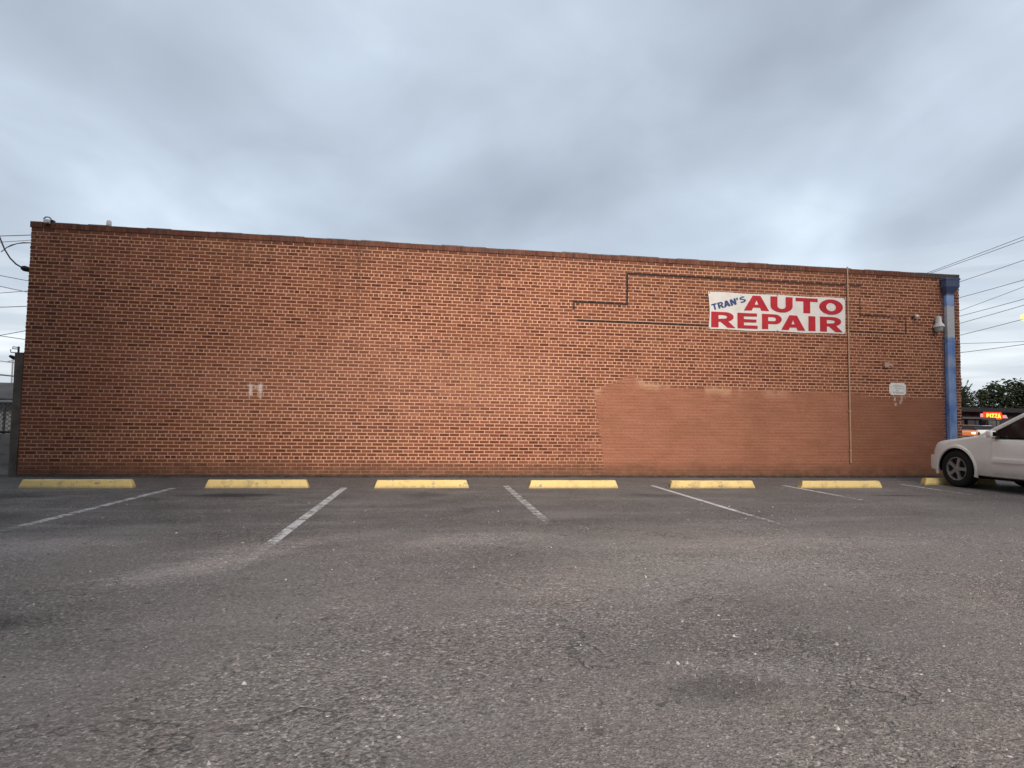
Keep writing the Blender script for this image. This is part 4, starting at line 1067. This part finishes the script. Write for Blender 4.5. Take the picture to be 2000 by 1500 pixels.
M_leaf = simple('dark_leaves', (.020, .026, .014), .9, spec=.08, var=.5, scale=.8)
M_leaf2 = simple('olive_leaves', (.026, .032, .018), .9, spec=.08, var=.5, scale=.8)
M_bark = simple('bark', (.05, .05, .04), .9)
def leaves(bm, clumps, per, size, rr):
    for cx, cy, cz, rx, ry, rz in clumps:
        for _ in range(per):
            while True:
                a, b_, c_ = rr.uniform(-1, 1), rr.uniform(-1, 1), rr.uniform(-1, 1)
                q = a * a + b_ * b_ + c_ * c_
                if q < 1 and rr.random() < .25 + q: break
            ctr = Vector((cx + a * rx, cy + b_ * ry, cz + c_ * rz)); s = size * rr.uniform(.6, 1.4)
            d1 = Vector((rr.gauss(0, 1), rr.gauss(0, 1), rr.gauss(0, 1))).normalized(); d2 = d1.orthogonal().normalized()
            vs = [bm.verts.new(ctr + d1 * s), bm.verts.new(ctr + d2 * s * .55), bm.verts.new(ctr - d1 * s), bm.verts.new(ctr - d2 * s * .55)]
            bm.faces.new(vs)
def tree(loc, label, clumps, trunk_h, rt, leaf, per, size, spikes=()):
    rr = random.Random(int(loc[0] * 10)); t = thing('tree', label, 'tree', loc)
    bm = bmesh.new(); add_tube(bm, [(0, 0, -.05), (.08, 0, trunk_h * .5), (0, .1, trunk_h)], [rt, rt * .8, rt * .5], 8)
    for cx, cy, cz, *_ in clumps: add_tube(bm, [(0, .1, trunk_h * .85), (cx * .5, cy * .5, (trunk_h + cz) / 2), (cx, cy, cz)], [rt * .5, rt * .3, rt * .12], 6)
    frombm('trunk', bm, t, M_bark, 60)
    bm = bmesh.new(); leaves(bm, clumps, per, size, rr)
    for (x0, z0, x1, z1) in spikes:
        for i in range(26):
            f = i / 26; leaves(bm, [(x0 + (x1 - x0) * f, 0, z0 + (z1 - z0) * f, .12 * (1.3 - f), .12, .12)], 4, size * .6, rr)
    frombm('crown', bm, t, leaf)
tree((82.0, 70.0, 0), 'ragged spiky-topped tree beside the building corner', [(-.8, 0, 5.6, 1.6, 1.5, 1.8), (.3, .3, 6.2, 1.2, 1.1, 1.2), (-.2, -.4, 4.2, 1.6, 1.4, 1.4)], 3.6, .16, M_leaf, 420, .17, [(-.8, 6.6, -1.4, 8.7), (-.4, 6.6, -.3, 8.5), (.1, 6.6, .9, 8.3), (-.9, 6.4, -2.3, 8.0), (.5, 6.4, 1.6, 7.8)])
tree((85.3, 70.5, 0), 'small round-headed tree right of the ragged tree', [(0, 0, 5.6, 1.3, 1.2, 1.3), (.6, .2, 6.2, .85, .75, .8), (-.6, 0, 4.9, 1.0, .9, 1.0)], 3.4, .15, M_leaf2, 420, .16)
rr = random.Random(21); cl_ = []
for i in range(34):
    x = 86.5 + i * 1.5 + rr.uniform(-.5, .5); f = min(1, i / 9)
    cl_.append((x, 82 + rr.uniform(-4, 4), 4.3 + f * 1.7 + rr.uniform(-.3, .3), 2.1, 1.8, 2.2 + f * .9 + rr.uniform(-.2, .5)))
    cl_.append((x + .7, 80 + rr.uniform(-2, 2), 2.6, 2.0, 1.8, 2.2))
bm = bmesh.new(); leaves(bm, cl_, 560, .30, rr)
tag(frombm('treeline', bm, None, M_leaf), 'dark mass of trees beyond the shop roof', kind='stuff')

stl = thing('street_lamp', 'glowing street lamp among the lines at the right edge', 'street lamp', (53.25, 30.0, 0))
tube('pole', [(0, 0, 0), (0, 0, 9.4), (-.4, 0, 9.9), (-1.6, 0, 10.12), (-4.4, 0, 10.16)], [.11, .08, .06, .05, .045], stl, M_grey_metal, 10)
bm = bmesh.new(); add_box(bm, -5.1, -4.4, -.14, .14, 10.06, 10.2, .04); frombm('lamp_housing', bm, stl, M_grey_metal, 40)
bm = bmesh.new(); bmesh.ops.create_uvsphere(bm, u_segments=16, v_segments=8, radius=1, matrix=Matrix.Translation((-4.85, 0, 10.03)) @ Matrix.Diagonal((.42, .26, .30, 1)))
frombm('lamp_lens', bm, stl, emitter('sodium_light', (1.0, .50, .16), 1.2), 60)
